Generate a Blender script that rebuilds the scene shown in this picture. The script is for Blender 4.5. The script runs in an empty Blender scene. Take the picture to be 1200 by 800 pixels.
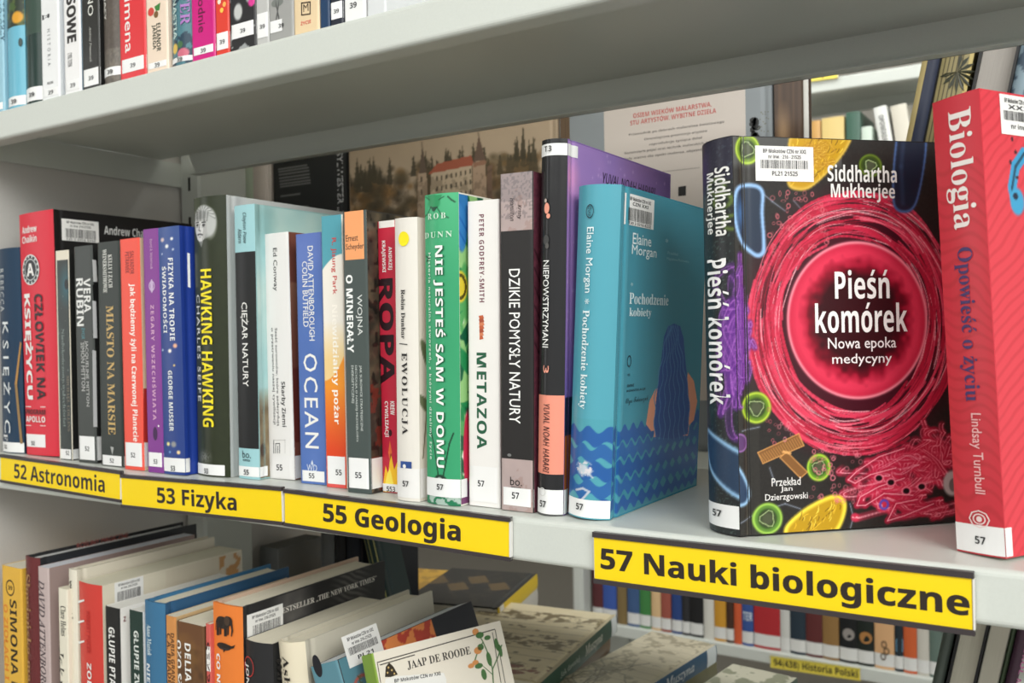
import bpy, math, random
import numpy as np
from mathutils import Matrix, Vector
R_ = random.Random(7)
sc = bpy.context.scene
COL = sc.collection

# ------------------------------------------------------------------ camera
F, CX, CY = 1086.0, 600.0, 400.0                 # measured on the 1200x800 photograph
CAM = np.array([0.0, 0.0, 0.116])                # origin: shelf top is z = 0
_x = -np.array([-1110 - CX, 418 - CY, F]); _x /= np.linalg.norm(_x)
_y = np.array([1290 - CX, 380 - CY, F]); _y /= np.linalg.norm(_y)
_y = _y - _x * (_x @ _y); _y /= np.linalg.norm(_y)
_z = np.cross(_x, _y)
RW = np.stack([_x, _y, _z])                      # world = RW @ camera vector (x right, y down, z forward)
cam = bpy.data.cameras.new('camera'); camo = bpy.data.objects.new('camera', cam); COL.objects.link(camo)
cam.sensor_width = 36; cam.lens = 36 * F / 1200; cam.clip_start = 0.01
mw = np.eye(4); mw[:3, 0] = RW[:, 0]; mw[:3, 1] = -RW[:, 1]; mw[:3, 2] = -RW[:, 2]; mw[:3, 3] = CAM
camo.matrix_world = Matrix(mw.tolist())
cam.dof.use_dof = True; cam.dof.focus_distance = 0.60; cam.dof.aperture_fstop = 13
sc.camera = camo

# ------------------------------------------------------------------ light
sc.view_settings.view_transform = 'Standard'; sc.view_settings.look = 'None'
sc.view_settings.gamma = 1; sc.view_settings.use_curve_mapping = False
sc.view_settings.exposure = 0.05
wd = bpy.data.worlds.new('world'); sc.world = wd; wd.use_nodes = True
bg = wd.node_tree.nodes['Background']
bg.inputs[0].default_value = (0.99, 1.0, 0.965, 1); bg.inputs[1].default_value = 0.75
def area(name, loc, size, energy, target, col=(0.99, 1, 0.97)):
    l = bpy.data.lights.new(name, 'AREA'); l.shape = 'RECTANGLE'; l.size, l.size_y = size
    l.energy = energy; l.color = col
    o = bpy.data.objects.new(name, l); COL.objects.link(o); o.location = loc
    d = Vector(target) - Vector(loc); o.rotation_euler = d.to_track_quat('-Z', 'Y').to_euler()
area('ceiling_lamp_front', (-0.35, -0.85, 1.50), (2.4, 1.1), 11, (-0.45, 0.45, 0.0))
area('ceiling_lamp_side', (1.6, -0.9, 1.45), (1.4, 1.2), 62, (-0.4, 0.6, 0.0))
area('ceiling_lamp_far', (-0.6, -3.3, 1.55), (4.5, 0.8), 46, (-0.4, 0.5, 0.1))
area('spine_glint_left', (-3.9, -1.7, 0.5), (0.7, 1.7), 9, (-0.3, 0.5, 0.1), (0.96, 0.98, 1))  # added strip light, not a window: gives the curved spines vertical highlights
area('ceiling_lamp_back', (-0.6, 1.63, 1.50), (2.6, 0.5), 26, (-0.6, 1.63, 0))

# ------------------------------------------------------------------ helpers: measuring
def ray(px, py): return RW @ np.array([px - CX, py - CY, F])
def onz(px, py, z): d = ray(px, py); return CAM + (z - CAM[2]) / d[2] * d
def ony(px, py, y): d = ray(px, py); return CAM + (y - CAM[1]) / d[1] * d
def onx(px, py, x): d = ray(px, py); return CAM + (x - CAM[0]) / d[0] * d

# ------------------------------------------------------------------ materials
def lin(c): return tuple(((v / 255) / 12.92 if v <= 10.3 else (((v / 255) + 0.055) / 1.055) ** 2.4) for v in c)
MATS = {}
def mat(col, rough=0.36, kind='plain', spec=0.35):
    key = (tuple(col) if col is not None else None, rough, kind, spec)
    if key in MATS: return MATS[key]
    m = bpy.data.materials.new(kind); m.use_nodes = True
    nt = m.node_tree; b = nt.nodes['Principled BSDF']
    b.inputs['Roughness'].default_value = rough
    b.inputs['Specular IOR Level'].default_value = spec
    def N(t): return nt.nodes.new(t)
    if kind == 'art':
        a = N('ShaderNodeAttribute'); a.attribute_name = 'Col'
        nt.links.new(a.outputs['Color'], b.inputs['Base Color'])
    else:
        rgb = (*lin(col), 1)
        b.inputs['Base Color'].default_value = rgb
        tc = N('ShaderNodeTexCoord')
        if kind == 'pages':                       # stacked sheets: fine streaks across the thickness
            mp = N('ShaderNodeMapping'); mp.inputs['Scale'].default_value = (2600, 40, 40)
            nz = N('ShaderNodeTexNoise'); nz.inputs['Scale'].default_value = 1.0; nz.inputs['Detail'].default_value = 2
            mx = N('ShaderNodeMix'); mx.data_type = 'RGBA'
            mx.inputs[6].default_value = (*[v * 0.78 for v in rgb[:3]], 1); mx.inputs[7].default_value = rgb
            nt.links.new(tc.outputs['Object'], mp.inputs[0]); nt.links.new(mp.outputs[0], nz.inputs['Vector'])
            nt.links.new(nz.outputs[0], mx.inputs[0]); nt.links.new(mx.outputs[2], b.inputs['Base Color'])
        elif kind in ('steel', 'panel', 'cloth', 'floor', 'wall'):
            nz = N('ShaderNodeTexNoise'); nz.inputs['Scale'].default_value = {'steel': 900, 'panel': 700, 'cloth': 1800, 'floor': 60, 'wall': 90}[kind]
            bp = N('ShaderNodeBump'); bp.inputs['Strength'].default_value = {'steel': 0.03, 'panel': 0.12}.get(kind, 0.1); bp.inputs['Distance'].default_value = 0.0005
            nt.links.new(tc.outputs['Object'], nz.inputs['Vector']); nt.links.new(nz.outputs[0], bp.inputs['Height'])
            nt.links.new(bp.outputs[0], b.inputs['Normal'])
            mx = N('ShaderNodeMix'); mx.data_type = 'RGBA'
            mx.inputs[6].default_value = (*[v * 0.93 for v in rgb[:3]], 1); mx.inputs[7].default_value = rgb
            nt.links.new(nz.outputs[0], mx.inputs[0]); nt.links.new(mx.outputs[2], b.inputs['Base Color'])
        elif kind == 'foil':                      # laminated cover: slight waviness of the plastic wrap
            nz = N('ShaderNodeTexNoise'); nz.inputs['Scale'].default_value = 55
            bp = N('ShaderNodeBump'); bp.inputs['Strength'].default_value = 0.10; bp.inputs['Distance'].default_value = 0.002
            nt.links.new(tc.outputs['Object'], nz.inputs['Vector']); nt.links.new(nz.outputs[0], bp.inputs['Height'])
            nt.links.new(bp.outputs[0], b.inputs['Normal'])
    MATS[key] = m
    return m
ART = lambda: mat(None, 0.3, 'art')
STEEL = (208, 212, 206)

# ------------------------------------------------------------------ mesh builder
class MB:
    def __init__(s): s.v = []; s.f = []; s.m = []; s.c = []; s.sm = []; s.n = 0; s.mats = []
    def mi(s, m):
        if m not in s.mats: s.mats.append(m)
        return s.mats.index(m)
    def add(s, verts, faces, m, smooth=False, cols=None):
        verts = np.asarray(verts, float); i = s.mi(m)
        s.v.append(verts); s.c.append(np.ones((len(verts), 3)) if cols is None else cols)
        for f in faces: s.f.append([q + s.n for q in f]); s.m.append(i); s.sm.append(smooth)
        s.n += len(verts)
    def box(s, a, b, m):
        (x0, y0, z0), (x1, y1, z1) = a, b
        s.add([(x0, y0, z0), (x1, y0, z0), (x1, y1, z0), (x0, y1, z0), (x0, y0, z1), (x1, y0, z1), (x1, y1, z1), (x0, y1, z1)],
              [(0, 3, 2, 1), (4, 5, 6, 7), (0, 1, 5, 4), (1, 2, 6, 5), (2, 3, 7, 6), (3, 0, 4, 7)], m)
    def extrude(s, prof, axis_a, axis_b, fn, m, smooth=False, cap=True):
        """closed 2-D profile swept from a to b; fn(p, t) gives the point"""
        n = len(prof); A = [fn(p, axis_a) for p in prof]; B = [fn(p, axis_b) for p in prof]
        fs = [(i, (i + 1) % n, n + (i + 1) % n, n + i) for i in range(n)]
        if cap: fs += [tuple(range(n))[::-1], tuple(range(n, 2 * n))]
        s.add(A + B, fs, m, smooth)
    def build(s, name, parent=None):
        me = bpy.data.meshes.new(name)
        me.from_pydata(np.concatenate(s.v).tolist(), [], s.f)
        me.polygons.foreach_set('material_index', s.m); me.polygons.foreach_set('use_smooth', s.sm)
        if any(m.name.startswith('art') for m in s.mats):
            ca = me.color_attributes.new('Col', 'FLOAT_COLOR', 'POINT')
            c = np.concatenate(s.c); c = np.clip(c, 0, 1)
            c = np.where(c <= 0.0405, c / 12.92, ((c + 0.055) / 1.055) ** 2.4)
            ca.data.foreach_set('color', np.concatenate([c, np.ones((len(c), 1))], 1).ravel().astype(np.float32))
        for m in s.mats: me.materials.append(m)
        o = bpy.data.objects.new(name, me); COL.objects.link(o)
        if parent: o.parent = parent
        return o
def empty(name, M, label=None, cat=None, group=None, kind=None):
    o = bpy.data.objects.new(name, None); COL.objects.link(o); o.empty_display_size = 0.02
    o.matrix_world = M
    tag(o, label, cat, group, kind); return o
def tag(o, label=None, cat=None, group=None, kind=None):
    for k, v in (('label', label), ('category', cat), ('group', group), ('kind', kind)):
        if v: o[k] = v
    return o

# ------------------------------------------------------------------ lettering
_G = {}
_ACC = {'ą': 'a,', 'ę': 'e,', 'ć': "c'", 'ń': "n'", 'ó': "o'", 'ś': "s'", 'ź': "z'", 'ż': 'z.', 'ł': 'l/', 'Ą': 'A,', 'Ę': 'E,',
        'Ć': "C'", 'Ń': "N'", 'Ó': "O'", 'Ś': "S'", 'Ź': "Z'", 'Ż': 'Z.', 'Ł': 'L/'}
_ST = {'B': (0x1D5D4, 0x1D5EE, 0x1D7EC), 'S': (0x1D400, 0x1D41A, 0x1D7CE), 'I': (0x1D434, 0x1D44E, None), 'O': (0x1D608, 0x1D622, None), 'C': (0x1D4D0, 0x1D4EA, None)}
def _raw(s, off):
    c = bpy.data.curves.new('t', 'FONT'); c.body = s; c.size = 1; c.offset = off; c.resolution_u = 2
    o = bpy.data.objects.new('t', c); COL.objects.link(o)
    dg = bpy.context.evaluated_depsgraph_get(); ev = o.evaluated_get(dg); me = ev.to_mesh()
    v = np.array([q.co[:] for q in me.vertices]).reshape(-1, 3)[:, :2]; f = [list(p.vertices) for p in me.polygons]
    ev.to_mesh_clear(); bpy.data.objects.remove(o); bpy.data.curves.remove(c)
    return v, f
def glyph(ch, st, off):
    k = (ch, st, off)
    if k in _G: return _G[k]
    g = ch
    if st in _ST:
        U, L, D = _ST[st]
        if 'A' <= ch <= 'Z': g = chr(U + ord(ch) - 65)
        elif 'a' <= ch <= 'z': g = 'ℎ' if (st == 'I' and ch == 'h') else chr(L + ord(ch) - 97)
        elif D and ch.isdigit(): g = chr(D + ord(ch) - 48)
    bar = _G.setdefault(('|', off), _raw('|', off)[0][:, 0].min())
    if ch == 'M' and st == 'R': off = 0.0
    v, f = _raw(g, off) if ch != ' ' else (np.zeros((0, 2)), [])
    w = _raw(g + '|', off)[0][:, 0].max() - _raw('|', off)[0][:, 0].max()
    _G[k] = (v, f, w); return _G[k]
def layout(s, st='B', off=0.0, track=0.0):
    off = max(0.0, min(off, 0.005 if st in 'RO' else 0.02))
    """outline of a line of text, normalised to its own box: verts in 0..1, faces"""
    V = []; Fc = []; n = 0; x = 0.0; wt = {'B': 0.105, 'S': 0.09}.get(st, 0.065) + 2 * off
    def quad(p):
        nonlocal n
        V.append(np.array(p)); Fc.append([n, n + 1, n + 2, n + 3]); n += 4
    for ch in s:
        acc = None
        if ch in _ACC: ch, acc = _ACC[ch]
        v, f, w = glyph(ch, st, off)
        if len(v):
            V.append(v + (x, 0)); Fc += [[q + n for q in p] for p in f]; n += len(v)
            x0, x1 = v[:, 0].min() + x, v[:, 0].max() + x; t = v[:, 1].max(); c = (x0 + x1) / 2
            if acc == "'": quad([(c - .05, t + .05), (c - .05 + wt, t + .05), (c + .07 + wt, t + .21), (c + .05, t + .21)])
            if acc == '.': quad([(c - wt * .6, t + .06), (c + wt * .6, t + .06), (c + wt * .6, t + .06 + wt * 1.2), (c - wt * .6, t + .06 + wt * 1.2)])
            if acc == ',': quad([(x1 - .12, .01), (x1 - .12 + wt, .01), (x1 + .02, -.2), (x1 - .08, -.2)])
            if acc == '/':
                cc = c if ch == 'l' else x0 + wt * .5; h = t * .5
                quad([(cc - .17, h - .13), (cc + .17, h + .07), (cc + .17, h + .07 + wt), (cc - .17, h - .13 + wt)])
        x += w + track
    V = np.concatenate(V); lo, hi = V.min(0), V.max(0)
    return (V - lo) / (hi - lo), Fc

_AZ = 'ABCDEFGHIJKLMNOPQRSTUVWXYZabcdefghijklmnopqrstuvwxyz0123456789.-(),:*„” '
for _st, _o in (('B', 0.0), ('R', 0.005), ('S', 0.0), ('R', 0.0)):
    for _c in _AZ: glyph(_c, _st, _o)                 # outlines once, while the scene is still empty

# ------------------------------------------------------------------ printed pictures: numpy painting on a fine grid
class Art:
    def __init__(s, b, face, u0, u1, v0, v1, res):
        s.b, s.face = b, face; nu, nv = max(2, int((u1 - u0) / res)), max(2, int((v1 - v0) / res))
        s.u, s.v = np.linspace(u0, u1, nu), np.linspace(v0, v1, nv)
        s.U, s.V = np.meshgrid(s.u, s.v); s.rgb = np.zeros((nv, nu, 3)); s.res = res
        s.rng = np.random.default_rng(3)
    def P(s, px, py): return s.b.uv(s.face, px, py)
    def scale(s, px, py):
        a, c, d = s.P(px, py), s.P(px + 1, py), s.P(px, py + 1)
        return abs(c[0] - a[0]), abs(d[1] - a[1])
    def fill(s, c): s.rgb[:] = np.array(c) / 255
    def blend(s, m, c, sl=None):
        t = s.rgb if sl is None else s.rgb[sl]
        m = np.clip(m, 0, 1)[..., None]; t[:] = t * (1 - m) + np.array(c) / 255 * m
    def add(s, m, c): s.rgb += np.clip(m, 0, 1)[..., None] * np.array(c) / 255
    def ell_d(s, px, py, rx, ry, ang=0):
        c = s.P(px, py); su, sv = s.scale(px, py); x = (s.U - c[0]) / su; y = -(s.V - c[1]) / sv
        ca, sa = math.cos(ang), math.sin(ang)
        return np.hypot((x * ca + y * sa) / rx, (-x * sa + y * ca) / ry)
    def ell(s, px, py, rx, ry, c, a=1, ang=0, soft=0.12):
        s.blend((1 + soft - s.ell_d(px, py, rx, ry, ang)) / (2 * soft) * a, c)
    def ring(s, px, py, rx, ry, c, w=0.12, a=1, ang=0):
        s.blend(np.exp(-((s.ell_d(px, py, rx, ry, ang) - 1) / w) ** 2) * a, c)
    def line(s, pts, w, c, a=1, px=True, soft=0.7):
        if px: q = np.array([s.P(*p) for p in pts]); su, sv = s.scale(*pts[0]); w = w * (su + sv) / 2
        else: q = np.array(pts)
        for (x0, y0), (x1, y1) in zip(q[:-1], q[1:]):
            m = w * 2 + s.res * 2
            i0, i1 = np.searchsorted(s.u, [min(x0, x1) - m, max(x0, x1) + m]); j0, j1 = np.searchsorted(s.v, [min(y0, y1) - m, max(y0, y1) + m])
            if i1 <= i0 or j1 <= j0: continue
            sl = (slice(j0, j1), slice(i0, i1)); U, V = s.U[sl], s.V[sl]
            dx, dy = x1 - x0, y1 - y0; L = dx * dx + dy * dy + 1e-18
            t = np.clip(((U - x0) * dx + (V - y0) * dy) / L, 0, 1)
            d = np.hypot(U - x0 - t * dx, V - y0 - t * dy)
            s.blend(np.clip((w / 2 - d) / (s.res * soft) + .5, 0, 1) * a, c, sl)
    def poly(s, pts, c, a=1, px=True):
        q = np.array([s.P(*p) for p in pts]) if px else np.array(pts); ins = np.zeros(s.U.shape, bool); n = len(q)
        for i in range(n):
            (x0, y0), (x1, y1) = q[i], q[(i + 1) % n]
            if y0 == y1: continue
            ins ^= ((s.V < y0) != (s.V < y1)) & (s.U < (x1 - x0) * (s.V - y0) / (y1 - y0) + x0)
        s.blend(ins * float(a), c)
    def noise(s, cell, seed=0):
        r = np.random.default_rng(seed); gu = (s.U - s.u[0]) / cell; gv = (s.V - s.v[0]) / cell
        g = r.random((int(gv.max()) + 3, int(gu.max()) + 3)); i, j = gu.astype(int), gv.astype(int); fu, fv = gu - i, gv - j
        fu, fv = fu * fu * (3 - 2 * fu), fv * fv * (3 - 2 * fv)
        return (g[j, i] * (1 - fu) + g[j, i + 1] * fu) * (1 - fv) + (g[j + 1, i] * (1 - fu) + g[j + 1, i + 1] * fu) * fv
    def fbm(s, cell, seed=0):
        return s.noise(cell, seed) * .5 + s.noise(cell / 2, seed + 1) * .3 + s.noise(cell / 4, seed + 2) * .2
    def put(s, mb, lay):
        nv, nu = s.U.shape
        P = s.b.map(s.face, s.U.ravel(), s.V.ravel(), lay)
        idx = np.arange(nv * nu).reshape(nv, nu)
        fs = np.stack([idx[:-1, :-1], idx[:-1, 1:], idx[1:, 1:], idx[1:, :-1]], -1).reshape(-1, 4)
        mb.add(P, fs.tolist(), ART(), True, s.rgb.reshape(-1, 3))

# ------------------------------------------------------------------ a face-mapped thing (book, sign)
class Faced:
    """local frame: x along the thickness, y into the shelf, z up; face 's' = front (y=0), 'f' = right side (x=T), 't' = top"""
    T = H = W = 0
    def frame(s, loc, yaw=0, lean=0):
        if lean > 0: loc = (loc[0], loc[1], loc[2] + s.T * math.sin(lean))
        s.M = Matrix.Translation(loc) @ Matrix.Rotation(yaw, 4, 'Z') @ Matrix.Rotation(lean, 4, 'Y')
        s.Mi = np.array(s.M.inverted())
    def uv(s, face, px, py):
        o = s.Mi[:3, :3] @ CAM + s.Mi[:3, 3]; d = s.Mi[:3, :3] @ ray(px, py)
        if face == 's': t = -o[1] / d[1]; p = o + t * d; return p[0], p[2]
        if face == 'f': t = (s.T - o[0]) / d[0]; p = o + t * d; return p[1], p[2]
        if face == 'l': t = -o[0] / d[0]; p = o + t * d; return s.W - p[1], p[2]
        t = (s.H - o[2]) / d[2]; p = o + t * d; return p[0], p[1]
    def sy(s, u): return u * 0
    def gx(s, y): return y * 0
    def map(s, face, u, v, off):
        u = np.asarray(u, float); v = np.asarray(v, float)
        if face == 's': return np.stack([u, s.sy(u) - off, v], 1)
        if face == 'f': return np.stack([s.T - s.gx(u) + off, u, v], 1)
        if face == 'l': return np.stack([s.gx(s.W - u) - off, s.W - u, v], 1)
        return np.stack([u, v, u * 0 + s.H + off], 1)
    # decorations into a mesh builder
    def patch(s, mb, face, u0, u1, v0, v1, m, lay=1, n=None):
        n = n or (10 if face == 's' else 6); us = np.linspace(u0, u1, n + 1)
        P = s.map(face, np.tile(us, 2), np.repeat([v0, v1], n + 1), lay * 6e-5)
        mb.add(P, [(i, i + 1, n + 2 + i, n + 1 + i) for i in range(n)], m, True)
    def shape(s, mb, face, pts, m, lay=2):
        P = np.array(pts); sag = s.sag(face, P[:, 0].max() - P[:, 0].min())
        mb.add(s.map(face, P[:, 0], P[:, 1], lay * 6e-5 + sag), [tuple(range(len(P)))], m)
    def sag(s, face, span=0): return min(.25 * getattr(s, 'b', 0), .0006) if face == 's' else 0
    def ink(s, mb, face, V, Fc, c, e1, e2, m, lay):
        """V in 0..1 box, centre c, e1 = text direction span, e2 = text up span (uv metres)"""
        q = np.array(c) + (V[:, :1] - .5) * np.array(e1) + (V[:, 1:] - .5) * np.array(e2)
        mb.add(s.map(face, q[:, 0], q[:, 1], lay * 6e-5 + s.sag(face)), Fc, m)
    def vt(s, mb, face, txt, xc, y0, y1, w, col, st='B', off=0.0, lay=3, track=0.0):
        ym = (y0 + y1) / 2; va, vb = s.uv(face, xc, y0)[1], s.uv(face, xc, y1)[1]; c = (s.uv(face, xc, ym)[0], (va + vb) / 2)
        L = va - vb; wd_ = s.uv(face, xc + w / 2, ym)[0] - s.uv(face, xc - w / 2, ym)[0]
        V, Fc = layout(txt, st, off, track); s.ink(mb, face, V, Fc, c, (0, -L), (wd_, 0), mat(col), lay)
    def ht(s, mb, face, txt, xc, yc, w, h, col, st='B', off=0.0, lay=3, track=0.0):
        a, b = s.uv(face, xc - w / 2, yc), s.uv(face, xc + w / 2, yc); c = ((a[0] + b[0]) / 2, s.uv(face, xc, yc)[1])
        L = b[0] - a[0]; hh = s.uv(face, xc, yc - h / 2)[1] - s.uv(face, xc, yc + h / 2)[1]
        V, Fc = layout(txt, st, off, track); s.ink(mb, face, V, Fc, c, (L, 0), (0, hh), mat(col), lay)
    def disc(s, mb, face, px, py, rx, ry, col, lay=2, n=24, inner=0):
        c = s.uv(face, px, py); a = s.uv(face, px + rx, py)[0] - c[0]; b = abs(s.uv(face, px, py + ry)[1] - c[1])
        th = np.linspace(0, 2 * np.pi, n, endpoint=False); P = np.stack([c[0] + a * np.cos(th), c[1] + b * np.sin(th)], 1)
        if not inner: s.shape(mb, face, P, mat(col), lay); return
        Q = np.stack([c[0] + inner * a * np.cos(th), c[1] + inner * b * np.sin(th)], 1)
        A = np.concatenate([P, Q]); mb.add(s.map(face, A[:, 0], A[:, 1], lay * 6e-5 + s.sag(face)), [(i, (i + 1) % n, n + (i + 1) % n, n + i) for i in range(n)], mat(col))
    def pxpoly(s, mb, face, pts, col, lay=2): s.shape(mb, face, [s.uv(face, *p) for p in pts], mat(col), lay)

PAPER = (236, 228, 208)
class Book(Faced):
    def __init__(s, name, label, group, spine, front=None, back=None, W=0.14, hard=False, px=None, z0=0.0, yf=None, geo=None, T=None,
                 bulge=None, pages=PAPER, cat='book', rough=0.36):
        s.W, s.hard = W, hard; yaw = 0
        if px:                                    # px: BL, BR, TL, TR corners of the spine as measured
            BL, BR, TL, TR = px
            if yf is None: yf = onz((BL[0] + BR[0]) / 2, (BL[1] + BR[1]) / 2, z0)[1]
            a, b = ony(*BL, yf)[0], ony(*BR, yf)[0]; c, d = ony(*TL, yf), ony(*TR, yf)
            s.T = b - a; s.H = (c[2] + d[2]) / 2 - z0; lean = ((c[0] - a) + (d[0] - b)) / 2 / s.H; lean = max(-.35, min(.35, lean))
            loc = (a, yf, z0 + 3e-4)
            s.frame(loc, yaw, lean)
        elif isinstance(geo[0], Matrix):
            s.M, s.T, s.H = geo; s.Mi = np.array(s.M.inverted())
        else:
            loc, yaw, lean, s.T, s.H = geo; s.frame(loc, yaw, lean)
        s.b = bulge if bulge is not None else (0.0035 if hard else 0.0)
        s.front, s.back = front or spine, back or front or spine
        s.ms = mat(spine, rough, 'foil'); s.mf = mat(s.front, rough, 'foil'); s.mbk = mat(s.back, rough, 'foil')
        s.root = empty(name, s.M, label, cat, group)
        s.cover = MB(); s.extra = []; s._shell(); s.pages = pages
    def sy(s, u):
        t = np.clip(2 * u / s.T - 1, -1, 1)
        if s.b: return s.b * t * t
        r = min(0.0012, s.T / 3); d = np.clip(np.minimum(u, s.T - u), 0, r)
        return r - np.sqrt(np.maximum(r * r - (r - d) ** 2, 0))
    def gx(s, y):
        if not s.hard: return y * 0
        return 0.0011 * np.exp(-((y - s.b - 0.0065) / 0.0022) ** 2)
    def _shell(s):
        T, W, H = s.T, s.W, s.H; mb = s.cover; t = 0.0022 if s.hard else 0.0004; t = min(t, T / 4)
        n = 14; u = (1 - np.cos(np.linspace(0, np.pi, n + 1))) / 2 * T
        e = s.sy(np.array([0.0]))[0]
        ys = np.concatenate([[e], e + np.linspace(0.002, 0.014, 9), [W]]) if s.hard else np.array([e, W])
        seg = []
        L = [(s.gx(np.array([y]))[0], y) for y in ys[::-1]]; Sp = [(a, s.sy(np.array([a]))[0]) for a in u]
        Rr = [(T - s.gx(np.array([y]))[0], y) for y in ys]
        def inner(p):
            x, y = p; return (min(max(x, t), T - t), y)
        for pts, m, smooth in ((L, s.mbk, True), (Sp, s.ms, True), (Rr, s.mf, True)):
            k = len(pts)
            A = [(x, y, 0) for x, y in pts] + [(x, y, H) for x, y in pts]
            mb.add(A, [(i, i + 1, k + i + 1, k + i) for i in range(k - 1)], m, smooth)
        # inner side and rims
        def inn(pts, kind):
            out = []
            for x, y in pts:
                if kind == 'S': out.append((min(max(x, t), T - t), y + t))
                elif kind == 'L': out.append((x + t, max(y, e + t)))
                else: out.append((x - t, max(y, e + t)))
            return out
        for pts, kind, m in ((L, 'L', s.mbk), (Sp, 'S', s.ms), (Rr, 'R', s.mf)):
            q = inn(pts, kind); k = len(pts)
            A = [(x, y, 0) for x, y in pts] + [(x, y, H) for x, y in pts] + [(x, y, 0) for x, y in q] + [(x, y, H) for x, y in q]
            fs = []
            for i in range(k - 1):
                fs += [(i, 2 * k + i, 2 * k + i + 1, i + 1), (k + i, k + i + 1, 3 * k + i + 1, 3 * k + i), (2 * k + i, 3 * k + i, 3 * k + i + 1, 2 * k + i + 1)]
            if kind == 'L': fs.append((0, k, 3 * k, 2 * k))
            if kind == 'R': fs.append((k - 1, 3 * k - 1, 4 * k - 1, 2 * k - 1)[::1])
            mb.add(A, fs, m)
    # decoration shortcuts
    def band(s, y0, y1, col, x=None, face='s', u0=None, u1=None, lay=1):
        """printed band between pixel rows y0, y1 (None = edge)"""
        if face == 's':
            xm = x if x is not None else s.midx(y0 if y0 is not None else y1)
        else: xm = x
        v1 = s.H if y0 is None else s.uv(face, xm, y0)[1]; v0 = 0 if y1 is None else s.uv(face, xm, y1)[1]
        lim = s.T if face == 's' else s.W
        s.patch(s.cover, face, 0 if u0 is None else u0, lim if u1 is None else u1, max(v0, 0), min(v1, s.H), mat(col, 0.36), lay)
    def midx(s, py):
        c = s.RWi(py); return c
    def RWi(s, py):
        # pixel x of the spine's middle near row py
        best = None
        for v in np.linspace(0, s.H, 30):
            p = np.array(s.M @ Vector((s.T / 2, 0, v))); q = RW.T @ (p - CAM); x, y = CX + F * q[0] / q[2], CY + F * q[1] / q[2]
            if best is None or abs(y - py) < best[0]: best = (abs(y - py), x)
        return best[1]
    def sticker(s, y0, y1, num=None, nx=None, ny=None, wrap=None, nw=9, nh=7, u0=0.0, u1=None, name='call_number_label', col=(240, 240, 240)):
        xm = s.midx((y0 + y1) / 2); v1, v0 = s.uv('s', xm, y0)[1], s.uv('s', xm, y1)[1]; v0 = max(v0, 0.0008)
        mb = MB(); m = mat(col, 0.3)
        s.patch(mb, 's', u0, s.T if u1 is None else u1, v0, v1, m, 5)
        if wrap:
            us = np.linspace(s.sy(np.array([s.T]))[0], wrap, 9); P = s.map('f', np.tile(us, 2), np.repeat([v0, v1], 9), 3e-4)
            mb.add(P, [(i, i + 1, 10 + i, 9 + i) for i in range(8)], m, True)
        if num: s.ht(mb, 's', num, nx, ny, nw, nh, (40, 40, 42), 'B', lay=7)
        s.extra.append((name, mb))
    def barcode(s, face, xc, yc, w, h, t1='BP Mokotów CZN nr XXI', t2='nr inw. 216-21525', t3=None, rng=1):
        mb = MB(); a, b = s.uv(face, xc - w / 2, yc), s.uv(face, xc + w / 2, yc); c = ((a[0] + b[0]) / 2, s.uv(face, xc, yc)[1])
        L = b[0] - a[0]; hh = s.uv(face, xc, yc - h / 2)[1] - s.uv(face, xc, yc + h / 2)[1]
        s.patch(mb, face, c[0] - L / 2, c[0] + L / 2, c[1] - hh / 2, c[1] + hh / 2, mat((238, 237, 235), 0.4), 5)
        ink = mat((45, 45, 48)); r = random.Random(rng); x = -0.41
        by, bh = (-0.02, 0.24) if t3 else (-0.15, 0.42)
        while x < 0.41:
            wv = r.choice([.008, .012, .018]); s.patch(mb, face, c[0] + x * L, c[0] + (x + wv) * L, c[1] + (by - bh / 2) * hh, c[1] + (by + bh / 2) * hh, ink, 7, 1); x += wv + r.choice([.009, .013, .018])
        def tx(t, v, wd_, ht_): V, Fc = layout(t, 'B'); s.ink(mb, face, V, Fc, (c[0], c[1] + v * hh), (wd_ * L, 0), (0, ht_ * hh), ink, 7)
        tx(t1, 0.36, .74, .12); tx(t2, 0.2, .56, .11)
        tx(t3, -.28, .44, .13) if t3 else tx('130 2 0216 8232', -.43, .8, .09)
        s.extra.append(('barcode_label', mb))
    def art(s, face, u0, u1, v0, v1, res, fn, lay=6e-5):
        A = Art(s, face, u0, u1, v0, v1, res); fn(A); A.put(s.cover, lay); return A
    def t(s, *a, **k): s.vt(s.cover, 's', *a, **k)
    def h(s, *a, **k): s.ht(s.cover, 's', *a, **k)
    def f(s, *a, **k): s.ht(s.cover, 'f', *a, **k)
    def done(s):
        s.cover.build('cover', s.root)
        pb = MB(); T, W, H = s.T, s.W, s.H; t = min(0.0022 if s.hard else 0.0004, T / 4) + 2e-4; i = 0.003 if s.hard else 0.0003
        e = s.sy(np.array([0.0]))[0] + t; n = 8; xs = np.linspace(t, T - t, n + 1)
        yb = [W - i - (0.004 * (1 - (2 * x / T - 1) ** 2) if s.hard else 0) for x in xs]
        yfr = [max(s.sy(np.array([x]))[0] + t + (0.001 if s.hard else 0), 0) for x in xs]
        prof = [(x, y) for x, y in zip(xs, yfr)] + [(x, y) for x, y in zip(xs[::-1], yb[::-1])]
        pb.extrude(prof, i, H - i, lambda p, z: (p[0], p[1], z), mat(s.pages, 0.9, 'pages', 0.2))
        pb.build('page_block', s.root)
        for nm, mb in s.extra: mb.build(nm, s.root)

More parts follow.
